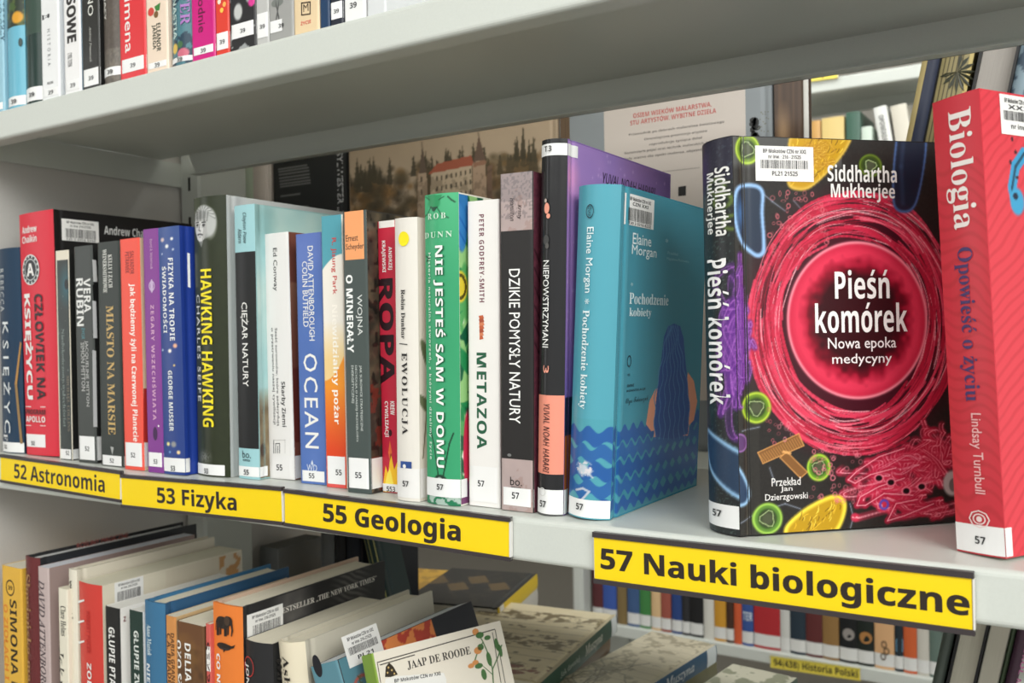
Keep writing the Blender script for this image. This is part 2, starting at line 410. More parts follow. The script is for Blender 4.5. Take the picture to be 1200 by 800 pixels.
# ================================================================== the setting
def struct(name, a, b, col, kind):
    mb = MB(); mb.box(a, b, mat(col, 0.7, kind, 0.3)); return tag(mb.build(name), kind='structure')
struct('floor', (-4.5, -4.4, -1.17), (3.5, 4.6, -1.12), (150, 146, 138), 'floor')
struct('ceiling', (-4.5, -4.4, 1.72), (3.5, 4.6, 1.76), (232, 230, 224), 'wall')
struct('wall_back', (-4.5, 4.6, -1.17), (3.5, 4.66, 1.76), (196, 192, 184), 'wall')
struct('wall_left', (-4.56, -4.4, -1.17), (-4.5, 4.66, 1.76), (196, 192, 184), 'wall')

def shelf_tray(mb, x0, x1, y0, y1, zt, m, drop=0.028, ret=0.018, d=1):
    """folded sheet-steel tray: rounded front lip with a return underneath, back flange with bevelled ends; d=-1 flips front and back"""
    r = 0.0035; g = 0.0012
    arc = [(y0 + r - r * math.cos(a), zt - r + r * math.sin(a)) for a in np.linspace(0, math.pi / 2, 5)]
    arc2 = [(y0 + r - r * math.sin(a), zt - drop + r - r * math.cos(a)) for a in np.linspace(0, math.pi / 2, 5)]
    outer = arc2 + arc + [(y1, zt)]
    inner = [(y1, zt - g), (y0 + r + g, zt - g), (y0 + g, zt - r - g), (y0 + g, zt - drop + r), (y0 + r, zt - drop + g), (y0 + ret, zt - drop + g), (y0 + ret, zt - drop)]
    prof = outer + inner
    mid = (y0 + y1) / 2
    fn = lambda p, t: (t, p[0] if d > 0 else 2 * mid - p[0], p[1])
    k = len(prof); A = [fn(p, x0) for p in prof] + [fn(p, x1) for p in prof]
    mb.add(A, [(i, (i + 1) % k, k + (i + 1) % k, k + i) for i in range(k)], m)
    for s_ in (0, k):                             # end strips of the folded edge, quad by quad
        no = len(outer)
    yb = y1 if d > 0 else y0; sg = -1 if d > 0 else 1
    xa, xb, bev = x0 + 0.055, x1 - 0.055, 0.014
    z1, z2 = zt - g, zt - drop
    P = [(xa, yb, z1), (xb, yb, z1), (xb - bev, yb, z2), (xa + bev, yb, z2)]
    Q = [(x, yb + sg * g, z) for x, _, z in P]
    mb.add(P + Q, [(0, 1, 2, 3), (7, 6, 5, 4), (0, 3, 7, 4), (1, 0, 4, 5), (2, 1, 5, 6), (3, 2, 6, 7)], m)
    P = [(xa + bev, yb, z2), (xb - bev, yb, z2), (xb - bev, yb + sg * .012, z2), (xa + bev, yb + sg * .012, z2)]
    mb.add(P + [(x, y, z + g) for x, y, z in P], [(0, 1, 2, 3), (4, 7, 6, 5), (0, 4, 5, 1), (1, 5, 6, 2), (2, 6, 7, 3), (3, 7, 4, 0)], m)
def bracket(mb, x, ya, yb, zt, m, sg=1):
    """side plate that carries the shelf, tapering towards the front"""
    prof = [(ya, zt - .002), (yb, zt - .002), (yb, zt - .032), (ya, zt - .032), (ya - .006, zt - .026), (ya - .006, zt - .008)] if sg > 0 else \
           [(ya, zt - .002), (yb, zt - .002), (yb, zt - .032), (ya, zt - .032)]
    mb.extrude(prof, x, x + .0025, lambda p, t: (t, p[0], p[1]), m)
def post(mb, x0, x1, y0, y1, z0, z1, m, slots, ms):
    r = .003
    prof = [(x0 + r, y0), (x1 - r, y0), (x1, y0 + r), (x1, y1 - r), (x1 - r, y1), (x0 + r, y1), (x0, y1 - r), (x0, y0 + r)]
    mb.extrude(prof, z0, z1, lambda p, t: (p[0], p[1], t), m)
    xm = (x0 + x1) / 2
    for z in slots: mb.box((xm - .0018, y0 - .0006, z - .0085), (xm + .0018, y0 + .002, z + .0085), ms)
mst, mdk = mat(STEEL, 0.33, 'steel'), mat((30, 30, 30), 0.8)
XL, XR = -0.987, 0.42
unit = empty('library_bookcase', Matrix.Translation((XL, .49, -1.12)), 'white double-sided steel library bookcase filling the photo, with the yellow subject labels', 'bookcase')
def upart(name, fn, par=None):
    mb = MB(); fn(mb); o = mb.build(name); p = par or unit; o.parent = p; o.matrix_parent_inverse = p.matrix_world.inverted(); return o
upart('end_panel', lambda b: b.box((XL - .026, .487, -1.12), (XL - .002, 1.21, 1.0), mat((206, 203, 199), 0.6, 'panel', 0.3)))
slots = [.311 - k * .05 for k in range(-12, 27)]
pz = ony(233, 215, .772)[0]
upart('upright_post', lambda b: post(b, XL, pz, .772, .850, -1.12, 1.0, mst, slots, mdk))
upart('upright_post', lambda b: post(b, XR, XR + .03, .772, .850, -1.12, 1.0, mst, slots, mdk))
for zt in (.34, 0.0, -.345):
    upart('shelf', lambda b: shelf_tray(b, XL + .002, XR, .495, .742, zt, mst))
    upart('shelf_bracket', lambda b: bracket(b, XL + .0005, .525, .772, zt, mst))
    upart('shelf_bracket', lambda b: bracket(b, XR - .003, .525, .772, zt, mst))
for zt, ye in ((.52, 1.09), (-.003, 1.09), (-.347, 1.20)):
    upart('shelf', lambda b: shelf_tray(b, XL + .002, XR, .865, ye, zt, mst, d=-1))

# ================================================================== subject labels on the shelf lip
class Sign(Faced):
    def __init__(s, px, label, txt, tx, ty, tw, th, off, group='yellow subject labels on the shelf edge', y=0.4925, name='shelf_label', dark=(62, 56, 58), yellow=(250, 215, 28)):
        TL, TR, BL, BR = [ony(*p, y) for p in px]
        ang = math.atan2(TR[2] - TL[2] + BR[2] - BL[2], TR[0] - TL[0] + BR[0] - BL[0])
        s.T = ((TR[0] - TL[0]) + (BR[0] - BL[0])) / 2; s.H = ((TL[2] - BL[2]) + (TR[2] - BR[2])) / 2; s.W = .002
        s.M = Matrix.Translation((BL + TL) / 2 - np.array([0, 0, s.H / 2])) @ Matrix.Rotation(-ang, 4, 'Y'); s.Mi = np.array(s.M.inverted())
        root = empty(name, s.M, label, 'shelf label', group)
        h = s.H; e = min(.0034, h * .09); clear = mat((228, 226, 220), 0.2); dk = mat(dark, 0.3)
        mb = MB()
        mb.box((0, 0, 0), (s.T, .002, h), clear); mb.box((0, -.0016, h - e), (s.T, .002, h + .0004), dk); mb.box((0, -.0016, -.0004), (s.T, .002, e * .9), dk)
        mb.box((s.T - .0006, -.0012, e * .9), (s.T + .0002, .002, h - e), clear)
        mb.build('plastic_holder', root)
        mb = MB(); mb.box((.0006, -.0006, e * .9), (s.T - .001, -.0001, h - e), mat(yellow, 0.2))
        s.ht(mb, 's', txt, tx, ty, tw, th, (48, 40, 34), 'B', off, lay=13)
        mb.build('paper_strip', root)
Sign([(1, 532.5), (142.5, 552), (1, 564), (142.5, 588)], 'short yellow shelf label under the red book by the end panel', '52 Astronomia', 70.5, 559, 106, 19, 0.0)
Sign([(143, 555.5), (332.5, 571.5), (143, 594), (332.5, 614)], 'yellow shelf label below the dark book with a face on its spine', '53 Fizyka', 231.5, 586.5, 93, 26, 0.005)
Sign([(333.5, 573.5), (598.5, 606), (333.5, 614.5), (598.5, 657)], 'yellow shelf label below the green spine, ending at a bare stretch of white lip', '55 Geologia', 460, 614, 161, 31, 0.012)
Sign([(696, 623), (1142.5, 671.5), (696, 682), (1142.5, 743)], 'largest yellow shelf label, below the dark book with the pink cell', '57 Nauki biologiczne', 920.5, 683.5, 431, 37, 0.012)

# ================================================================== middle shelf
G = 'books on the middle shelf'
WHITE, BLK = (238, 237, 234), (30, 30, 31)

# --- partly cut off navy book
b = Book('hardcover_book', 'navy book cut off by the frame, beside the thick red book', G, (30, 58, 84), (24, 46, 68), W=.15, hard=True, px=((0, 530.5), (25, 531.5), (-5.5, 291.8), (19.5, 290.5)))
b.t('KSIĘŻYC', 7.5, 377, 507, 11, (225, 230, 232), 'R', .006, track=.25); b.t('REBECCA', 2.0, 315, 365, 6, (200, 205, 208), 'R', track=.15)
b.pxpoly(b.cover, 's', [(17, 450), (21, 400), (22, 402), (19, 450)], (176, 132, 76)); b.pxpoly(b.cover, 's', [(17, 450), (22, 520), (24, 520), (19, 450)], (150, 120, 80))
b.t('F', 6.5, 508, 516, 6, (220, 220, 220), 'S'); b.sticker(518, 529.5, '52', 6.7, 523, nw=4, nh=4.6); b.done()

# --- thick red book
b = Book('hardcover_book', 'thick red hardcover with a black side at the left of the row', G, (216, 40, 60), (26, 25, 26), (26, 25, 26), W=.168, hard=True, px=((29.5, 532.5), (69.5, 537), (19.5, 250), (61, 248.5)), bulge=.002)
b.h('Andrew', 34.5, 268.5, 18, 8.5, WHITE, off=-.01); b.h('Chaikin', 34.5, 280, 18, 8.5, WHITE, off=-.01)
b.disc(b.cover, 's', 36, 316, 10.6, 18, (44, 48, 54), 2); b.disc(b.cover, 's', 36, 316, 10.6, 18, (225, 228, 226), 3, inner=.93); b.disc(b.cover, 's', 36, 316, 7.6, 13, (200, 205, 205), 3, inner=.9)
b.h('A', 36, 316, 9, 15, WHITE, off=.01, lay=4)
for k in range(14):
    a = k * 2 * math.pi / 14; b.disc(b.cover, 's', 36 + 9 * math.cos(a), 316 + 15.4 * math.sin(a), .9, 1.5, (215, 218, 216), 4, 6)
b.t('CZŁOWIEK NA', 47, 344, 468, 9.5, (36, 20, 24), 'B', .005); b.t('KSIĘŻYCU', 33.5, 344, 468, 11.5, WHITE, 'B', .012)
for y in (476.5, 498.5): b.pxpoly(b.cover, 's', [(29, y - .6), (54, y - .2), (54, y + .6), (29, y + .2)], WHITE)
b.h('PROGRAM', 41.5, 482.5, 24, 6, (70, 24, 30)); b.h('APOLLO', 41.5, 491, 24, 7, WHITE)
b.f('Andrew Chaikin', 152, 272, 60, 10, (225, 225, 225), off=-.005)
b.barcode('f', 94, 270.5, 43, 25, rng=3)
b.sticker(509, 524, '52', 39, 519, nw=4.5, nh=5, u1=b.T * .62, u0=.001); b.done()

# --- narrow grey-green book with cream edge
b = Book('paperback_book', 'slim grey-green book with cream top band next to the thick red book', G, (226, 218, 200), (38, 39, 38), W=.135, px=((69.5, 537.5), (84.5, 540), (64, 294.5), (80, 293)), pages=(240, 234, 220))
b.art('s', .0028, b.T, .0, b.uv('s', 73, 304.5)[1], .0006, lambda A: (A.fill((54, 62, 60)), A.blend((A.fbm(.02, 4) - .35) * 1.2, (32, 40, 40)), A.ell(77, 335, 6, 18, (40, 92, 104), .8, soft=.6), A.ell(78, 333, 2.4, 6, (20, 26, 30)), A.blend(A.noise(.003, 9) > .93, (120, 130, 126))))
b.t('Niedokończony wszechświat', 74.5, 385, 500, 4.2, (120, 132, 128), 'S', lay=4); b.t('MICHAEL COLLINS', 80.5, 440, 505, 3, (120, 110, 96), 'S', lay=4)
b.sticker(526, 538, '52', 79.5, 530.5, wrap=.010, nw=4, nh=5, u0=.003); b.done()

# --- dark book with white pattern on the side
b = Book('paperback_book', 'dark grey paperback with two-line white name, left of the gold lettering', G, (66, 70, 68), (34, 34, 34), W=.135, px=((92, 541), (113, 543.5), (87, 289.5), (106.5, 287.5)))
b.t('VERA', 102.3, 326, 366, 8, (230, 230, 228), 'B', -.01); b.t('RUBIN', 93.8, 326, 382, 8, (230, 230, 228), 'B', -.01); b.t('ŻYCIE', 98, 384, 397, 4, (80, 140, 150)); b.t('JACQUELINE MITTON', 102, 399, 476, 4.4, (190, 190, 188), 'R', .005); b.t('SIMON MITTON', 97.5, 401, 458, 4.4, (190, 190, 188), 'R', .005)
for y0, y1, c in ((304, 330, (226, 226, 226)), (333, 352, (30, 30, 30)), (352, 396, (222, 222, 224)), (410, 500, (214, 214, 216))): b.pxpoly(b.cover, 'f', [(108.2, y0), (112.5, y0 + 1), (114, y1), (109.4, y1)], c)
b.sticker(511, 538.5, '52', 102.5, 525.5, wrap=.012, nw=5, nh=5.5); b.done()

b = Book('paperback_book', 'charcoal paperback with gold vertical title', G, (50, 56, 53), (42, 46, 44), W=.14, px=((118.5, 545), (144.5, 548), (113, 285), (140.5, 281.8)))
b.t('MIASTO NA MARSIE', 130, 358, 509, 8.5, (205, 172, 108), 'S', -.003); b.t('KELLY I ZACH', 129.3, 298, 337, 4.6, (222, 222, 216), 'S'); b.t('WEINERSMITHOWIE', 123, 292, 343, 4.6, (222, 222, 216), 'S')
b.pxpoly(b.cover, 's', [(129.5, 523), (133.5, 524), (131.8, 533)], (170, 172, 170)); b.sticker(533.5, 545.8, '52', 131.5, 539.5, wrap=.004, nw=4.6, nh=5); b.done()

b = Book('paperback_book', 'coral-red paperback with white vertical title, left of the purple spine', G, (238, 88, 72), (240, 214, 180), W=.14, px=((146, 549.5), (168.5, 552), (140, 281), (162.5, 278.8)))
b.t('Jak będziemy żyli na Czerwonej Planecie', 156.5, 332, 517, 7.8, (250, 246, 240), 'B'); b.t('SALVADOR', 154.7, 294, 321, 4.6, (150, 50, 46)); b.t('PETRANEK', 149.3, 295, 320, 4.6, (150, 50, 46))
b.pxpoly(b.cover, 'f', [(168, 455), (173, 455), (174, 518), (168, 518)], (196, 56, 48)); b.sticker(518.5, 546, '52', 156.3, 533, wrap=.010, nw=5, nh=5.6); b.done()

b = Book('paperback_book', 'narrow purple paperback between the coral and royal blue spines', G, (132, 62, 146), (118, 50, 130), W=.135, px=((173.3, 553), (191.5, 555), (168, 269), (184, 268)))
b.t('ZEGARY WSZECHŚWIATA', 180.5, 357, 492, 5, (214, 168, 200), 'B', .0, track=.12); b.t('David A. Weintraub', 177.5, 280, 315, 3, (190, 150, 190))
b.disc(b.cover, 's', 178, 335, 3.5, 6, (196, 170, 206), 2, inner=.7); b.disc(b.cover, 's', 178, 335, 1.6, 8, (200, 176, 210), 3); b.disc(b.cover, 's', 182, 508, 2.6, 8, (66, 34, 80), 2); b.disc(b.cover, 's', 186, 499, .9, 1.2, WHITE, 3)
b.sticker(530, 546.5, '53', 182.6, 540.5, nw=4.5, nh=5.5); b.done()

b = Book('hardcover_book', 'royal blue book speckled with white and yellow dots', G, (52, 78, 148), (34, 62, 150), W=.14, hard=True, px=((191.8, 555), (216.5, 558), (184.5, 267.5), (208.5, 264.8)), bulge=.001)
b.art('s', 0, b.T, 0, b.H, .0007, lambda A: (A.fill((44, 68, 136)), A.blend((A.V / b.H - .55) * 1.2, (78, 104, 158)), [A.ell(x, y, r, r * 1.15, c, .9, soft=.3) for x, y, r, c in ((190, 281, 2.2, (214, 190, 190)), (201, 279.5, 1.6, WHITE), (195.4, 288.5, 2, WHITE), (202.5, 292, 1.2, (190, 200, 220)), (189.5, 297.5, 1, (180, 190, 220)), (205, 405, 2.3, (240, 180, 150)), (199, 411, 2, (250, 240, 230)), (204, 428, 1.2, (220, 190, 120)), (197, 520, 2, (240, 226, 150)), (203.5, 520.5, 3, (150, 150, 150)), (209, 530, 2, (246, 214, 160)), (199, 529.5, 1.2, (120, 160, 210)), (190, 410, 1.2, (170, 190, 220)))]))
b.t('FIZYKA NA TROPIE', 201.3, 302, 399, 5.6, (236, 238, 240), 'B', lay=4, track=.04); b.t('ŚWIADOMOŚCI', 193.8, 312, 390, 5.8, (236, 238, 240), 'B', lay=4, track=.04); b.t('GEORGE MUSSER', 200.6, 434, 505, 5, (232, 236, 236), 'B', lay=4)
b.pxpoly(b.cover, 'f', [(220, 296), (222.4, 297), (223.2, 337), (220.8, 336)], (236, 238, 240)); b.sticker(536.5, 552.5, '53', 203.2, 548.5, wrap=.006, nw=5, nh=6); b.done()

# --- dark green-black hardcover with a portrait
def face(A, cx, cy):
    A.ell(cx + 2, cy - 3, 14, 20, (150, 152, 150), soft=.06); A.ell(cx + 10, cy - 1, 6.5, 17, (186, 188, 186), .8, soft=.2)
    for k in range(30):
        a = -2.9 + k * .095; A.line([(cx + 1 + 4 * math.cos(a), cy - 13 + 3 * math.sin(a)), (cx + 2 + 13.5 * math.cos(a), cy - 3 + 19 * math.sin(a))], .8, [(216, 218, 216), (104, 106, 104), (176, 178, 176)][k % 3], .8)
    A.poly([(cx - 10, cy - 6), (cx + 6, cy - 7), (cx + 6.5, cy + 8), (cx + 3, cy + 17), (cx - 1.5, cy + 21), (cx - 6, cy + 18), (cx - 9.5, cy + 8)], (214, 214, 212))
    A.poly([(cx + 1.5, cy - 6), (cx + 6.5, cy - 6), (cx + 6.5, cy + 8), (cx + 3, cy + 17), (cx, cy + 20), (cx + 2, cy + 6)], (164, 164, 162), .8)
    for k in range(12): A.line([(cx - 12 + k * 1.8, cy - 17 + abs(k - 6) * .5), (cx - 10.5 + k * 1.55, cy - 4.5)], 1.3, [(74, 76, 74), (150, 152, 150), (100, 102, 100)][k % 3], .85)
    for dx in (-6.6, 2.4): A.line([(cx + dx - 2.4, cy - 2.4), (cx + dx + 2.2, cy - 2.8)], 1.3, (60, 60, 60)); A.ell(cx + dx, cy + .6, 2.1, 1.5, (40, 40, 40)); A.line([(cx + dx - 2, cy + 3), (cx + dx + 1.6, cy + 3)], .8, (140, 140, 138))
    A.line([(cx - 2.6, cy - 1), (cx - 4.2, cy + 6.5), (cx - 1.6, cy + 7.6)], 1.1, (96, 96, 94)); A.line([(cx - 6, cy + 12), (cx - 2.4, cy + 11.2), (cx + 1, cy + 12)], 1.6, (76, 74, 74)); A.line([(cx - 4, cy + 14.6), (cx - .5, cy + 14.6)], .8, (150, 150, 148))
    A.poly([(cx - 4, cy + 20), (cx + 2, cy + 19), (cx - .5, cy + 27)], (140, 142, 140), .8)
b = Book('hardcover_book', 'tall dark green hardcover with yellow title and a grey portrait on its spine', G, (42, 48, 32), (196, 198, 198), W=.165, hard=True, px=((228, 556.5), (266, 560.5), (222.5, 231.5), (260.5, 229.5)), bulge=.004)
def hawk(A):
    A.fill((42, 48, 30)); A.blend((A.U < b.T * .28) * .35, (92, 100, 84)); A.blend(A.noise(.004, 2) * .12, (70, 80, 50)); face(A, 236, 263)
    A.ell(239, 535, 8, 7, (120, 122, 120), .6, soft=.4); A.blend((A.noise(.0012, 5) > .6) * (1.15 - A.ell_d(239, 535, 9, 7.5)) * 3, (42, 48, 30))
b.art('s', .0004, b.T - .0004, 0, b.H, .0006, hawk)
b.t('HAWKING HAWKING', 243, 315, 500, 13, (246, 226, 40), 'B', -.012, lay=4); b.t('CHARLES SEIFE', 232, 345, 470, 5, (226, 228, 224), 'R', .003, lay=4, track=.1)
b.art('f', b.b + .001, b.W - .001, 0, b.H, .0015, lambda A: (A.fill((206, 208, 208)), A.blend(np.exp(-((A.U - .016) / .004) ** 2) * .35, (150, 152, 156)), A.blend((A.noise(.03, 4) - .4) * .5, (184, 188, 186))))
b.sticker(544, 556.3, '53', 242.3, 551.5, nw=5, nh=6, u1=b.T * .88); b.done()

# --- pale blue hardcover
b = Book('hardcover_book', 'pale blue hardcover with a black spine panel and white title', G, (158, 204, 210), (150, 190, 190), W=.15, hard=True, px=((279.3, 560), (303, 563), (273.2, 241), (297, 239.8)), bulge=.0012)
b.band(295, 525, (28, 29, 30))
b.t('CIĘŻAR NATURY', 287.3, 354, 453, 9.5, WHITE, 'R', .008); b.t('Clayton Page', 286.6, 249, 285, 5, (40, 60, 66), 'O', .005); b.t('Aldern', 281.3, 268, 285, 5, (40, 60, 66), 'O', .005)
b.h('bo.', 289.2, 532.3, 10, 8.5, (40, 60, 66), 'R'); b.h('WIEDZA', 289, 539, 9, 2.4, (40, 60, 66))
def cloud(A):
    A.fill((152, 196, 198)); A.blend((A.fbm(.05, 3) - .3) * 1.6, (196, 216, 210)); A.blend((A.fbm(.035, 8) - .5) * 1.4 * (A.V > .1), (112, 150, 146)); t = np.clip((.075 - A.V) / .02, 0, 1); A.blend(t, (150, 134, 104)); A.blend(t * (A.fbm(.012, 5) - .3) * 1.4, (86, 70, 54))
    A.ell(308.5, 527, 4, 8, (70, 50, 40), .7)
b.art('f', b.b + .001, b.W - .002, .001, b.H - .001, .0012, cloud)
b.sticker(546.5, 558, '55', 289.2, 553, wrap=.010, nw=6, nh=6); b.done()

b = Book('paperback_book', 'white paperback with small black title and brown side, left of the blue ocean-coloured one', G, (232, 230, 228), (132, 76, 62), W=.14, px=((315.5, 560), (344.8, 563.5), (307, 275), (337.5, 272.3)))
b.t('Ed Conway', 322.2, 290.5, 341, 6, (40, 40, 42), 'R', .012); b.t('Sześć surowców, które zadecydują', 324.7, 384, 499, 3.6, (60, 60, 62), 'R', .01); b.t('o przetrwaniu naszej cywilizacji', 320.4, 384, 497, 3.6, (60, 60, 62), 'R', .01); b.t('Skarby Ziemi', 332, 447, 500, 6, (34, 34, 36), 'B')
for x0, x1, y0, y1 in ((320.5, 334.5, 515, 516), (320.5, 321.3, 515, 531), (322.8, 323.6, 520, 531), (325.2, 326, 522, 531), (327.4, 328.2, 519, 531), (322.8, 328, 519, 520), (333.8, 334.4, 515, 531)): b.pxpoly(b.cover, 's', [(x0, y0), (x1, y0), (x1, y1), (x0, y1)], (90, 90, 92) if x1 < 333 else (205, 203, 201))
b.art('f', .0015, b.W - .001, .03, b.H - .001, .002, lambda A: (A.fill((136, 82, 66)), A.blend((A.V - .11) * 14 * (A.V < .16), (196, 150, 116)), A.blend((A.V < .09) * .8, (110, 44, 38)), A.blend(A.noise(.02, 3) * .3, (90, 50, 44))))
b.sticker(533.5, 560.5, '55', 327.8, 547.5, wrap=.012, nw=7, nh=7, col=(232, 230, 229)); b.done()

b = Book('paperback_book', 'blue paperback with large white vertical capitals, beside the white book with a brown side', G, (84, 116, 184), (70, 96, 166), W=.14, px=((352.3, 565), (383, 570), (346, 275.5), (376.5, 272)))
b.art('s', 0, b.T, 0, b.H, .001, lambda A: (A.fill((80, 112, 180)), A.blend((A.fbm(.03, 6) - .35) * .9, (112, 138, 200)), A.blend((A.V / b.H - .75) * 1.5, (116, 126, 196))))
b.t('DAVID ATTENBOROUGH', 364.9, 288, 399, 6.4, WHITE, 'R', .012, lay=4); b.t('COLIN BUTFIELD', 358, 306, 383, 6.2, WHITE, 'R', .012, lay=4); b.t('OCEAN', 364.8, 414, 525, 16, WHITE, 'R', .006, lay=4, track=.12)
b.h('WD', 365.8, 548, 12, 8, (214, 222, 236), 'R', lay=4); b.pxpoly(b.cover, 's', [(364.6, 543), (366, 538.5), (367.4, 543), (366, 545)], (214, 222, 236), 4)
b.sticker(551.5, 564, '55', 365.6, 557.2, nw=6.5, nh=6); b.done()

b = Book('paperback_book', 'paperback shading from teal and white to orange', G, (240, 232, 220), (232, 190, 130), W=.14, px=((382.3, 570), (407, 573.5), (375.6, 254), (400.4, 251.8)))
def pozar(A):
    A.fill((240, 234, 224)); t = np.clip((.128 - A.V) / .03, 0, 1); A.blend(t, (240, 208, 146)); d = A.V - .082 - .02 * (A.U / b.T) ** 2
    A.blend(np.clip(-d / .0006, 0, 1), (240, 150, 44)); A.blend(np.clip((.078 - A.V) / .05, 0, 1) * (d < 0), (222, 72, 34)); d2 = A.V - (b.H - .030) + .012 * (1 - A.U / b.T) ** 2
    A.blend(np.clip(d2 / .0006 + .5, 0, 1), (84, 160, 176))
b.art('s', 0, b.T, 0, b.H, .0007, pozar)
b.t('R. Jisung Park', 391.4, 278.5, 345, 6.6, (206, 66, 60), 'R', .012, lay=4); b.t('Niewidzialny pożar', 393, 357, 497, 8.6, (252, 246, 236), 'B', lay=4)
b.band(567, None, (226, 88, 84), lay=3); b.sticker(534.5, 567, '55', 397.3, 553.3, nw=7, nh=6.6); b.done()

b = Book('paperback_book', 'dark slate paperback with an orange top block', G, (72, 82, 80), (60, 56, 50), W=.14, px=((407.3, 575.5), (434.8, 580.5), (400.4, 249.8), (429, 245.5)))
b.band(None, 304, (244, 164, 108)); b.h('Ernest', 412.5, 278.7, 14, 7.5, (80, 62, 52), 'R', .005); b.h('Scheyder', 416, 289.5, 21, 9, (80, 62, 52), 'R', .005)
b.t('WOJNA', 421, 345, 393, 7.6, (216, 220, 218), 'R', .004); b.t('O MINERAŁY', 410.2, 322, 413, 7.6, (244, 246, 244), 'B', .008)
for k, (tx, y1) in enumerate((('JAK SUROWCE STRATEGICZNE', 505), ('DECYDUJĄ O NASZEJ PRZYSZŁOŚCI', 517), ('ENERGETYCZNEJ', 472))): b.t(tx, 423.2 - k * 5, 428, y1, 3.3, (206, 212, 208), 'R', .008)
def wood(A):
    A.fill((58, 54, 46)); n = A.fbm(.012, 4); A.blend((n - .4) * 2.4, (104, 92, 74)); A.blend((A.noise(.004, 7) > .72) * .7, (24, 24, 22)); A.blend((A.V < .08) * (A.fbm(.01, 2) > .5) * .8, (120, 52, 40))
b.art('f', .0012, b.W - .001, .001, b.H - .001, .001, wood)
b.sticker(536.5, 572, '55', 420.3, 556.5, wrap=.013, nw=7.5, nh=7); b.done()

b = Book('paperback_book', 'crimson paperback with huge black capitals, half behind the white book with a yellow dot', G, (192, 38, 62), (180, 30, 54), W=.135, px=((448.3, 580), (471, 582), (441.5, 260), (464.5, 258)), yf=.527)
b.band(None, 266.5, (236, 232, 226)); b.t('ROPA', 453.2, 326, 450, 17, (40, 14, 22), 'B', .02); b.t('ANDRZEJ', 457, 289, 316, 5, WHITE, 'B', -.01); b.t('KRAJEWSKI', 449.5, 282, 319, 5, WHITE, 'B', -.01); b.t('KREW', 460, 470, 486, 5, WHITE, 'B', -.01); b.t('CYWILIZACJI', 452.8, 470, 512, 5, WHITE, 'B', -.01)
for pts, c in (([(449, 568), (452, 545), (455, 556), (458, 530), (462, 550), (466, 540), (468, 576), (449, 576)], (244, 190, 40)), ([(451, 568), (454, 555), (457, 548), (460, 560), (463, 576), (451, 576)], (250, 226, 90)), ([(455, 530), (457, 516), (459.5, 530), (457, 540)], (226, 110, 60))): b.pxpoly(b.cover, 's', pts, c, 2 if c[2] != 90 else 3)
b.disc(b.cover, 's', 457.5, 507, 2, 4, (60, 20, 24), 3); b.sticker(567, 577.5, '553', 458.5, 572.8, nw=10, nh=6, u0=.0006); b.done()

b = Book('paperback_book', 'white paperback with a yellow dot near the top of its spine', G, (228, 223, 215), (222, 216, 206), W=.14, px=((463.8, 585.5), (490, 589.5), (460.6, 256.8), (486.5, 254.2)), bulge=.0022)
b.disc(b.cover, 's', 473.3, 279.8, 6.2, 8.6, (244, 226, 24)); b.t('Robin Dunbar', 472.9, 339, 397, 5, (44, 42, 42), 'S', -.01); b.pxpoly(b.cover, 's', [(468, 402), (478, 403), (478, 404), (468, 403)], (60, 60, 60)); b.t('EWOLUCJA', 474.4, 413, 509, 7.4, (40, 38, 38), 'S', 0, track=.1)
b.pxpoly(b.cover, 's', [(469.5, 540), (482.5, 541), (482.5, 549), (469.5, 548)], (50, 80, 144)); b.disc(b.cover, 's', 474.5, 546, 2, 2.4, WHITE, 3)
def leaf(A):
    A.fill((226, 220, 208))
    for x, y, a in ((.012, .10, .5), (.02, .085, -.6), (.012, .065, .9), (.03, .11, .2)):
        d = np.hypot(((A.U - x) * math.cos(a) + (A.V - y) * math.sin(a)) / .004, (-(A.U - x) * math.sin(a) + (A.V - y) * math.cos(a)) / .014); A.blend((1.1 - d) * 6, (110, 120, 88)); 
    A.line([(.006, .03), (.012, .07), (.014, .11)], .0012, (96, 90, 62), px=False)
b.art('f', .003, b.W - .001, .001, b.H - .001, .0012, leaf)
b.sticker(548.5, 583, '57', 476, 566.4, wrap=.012, nw=7, nh=6.6, col=(233, 231, 229)); b.done()

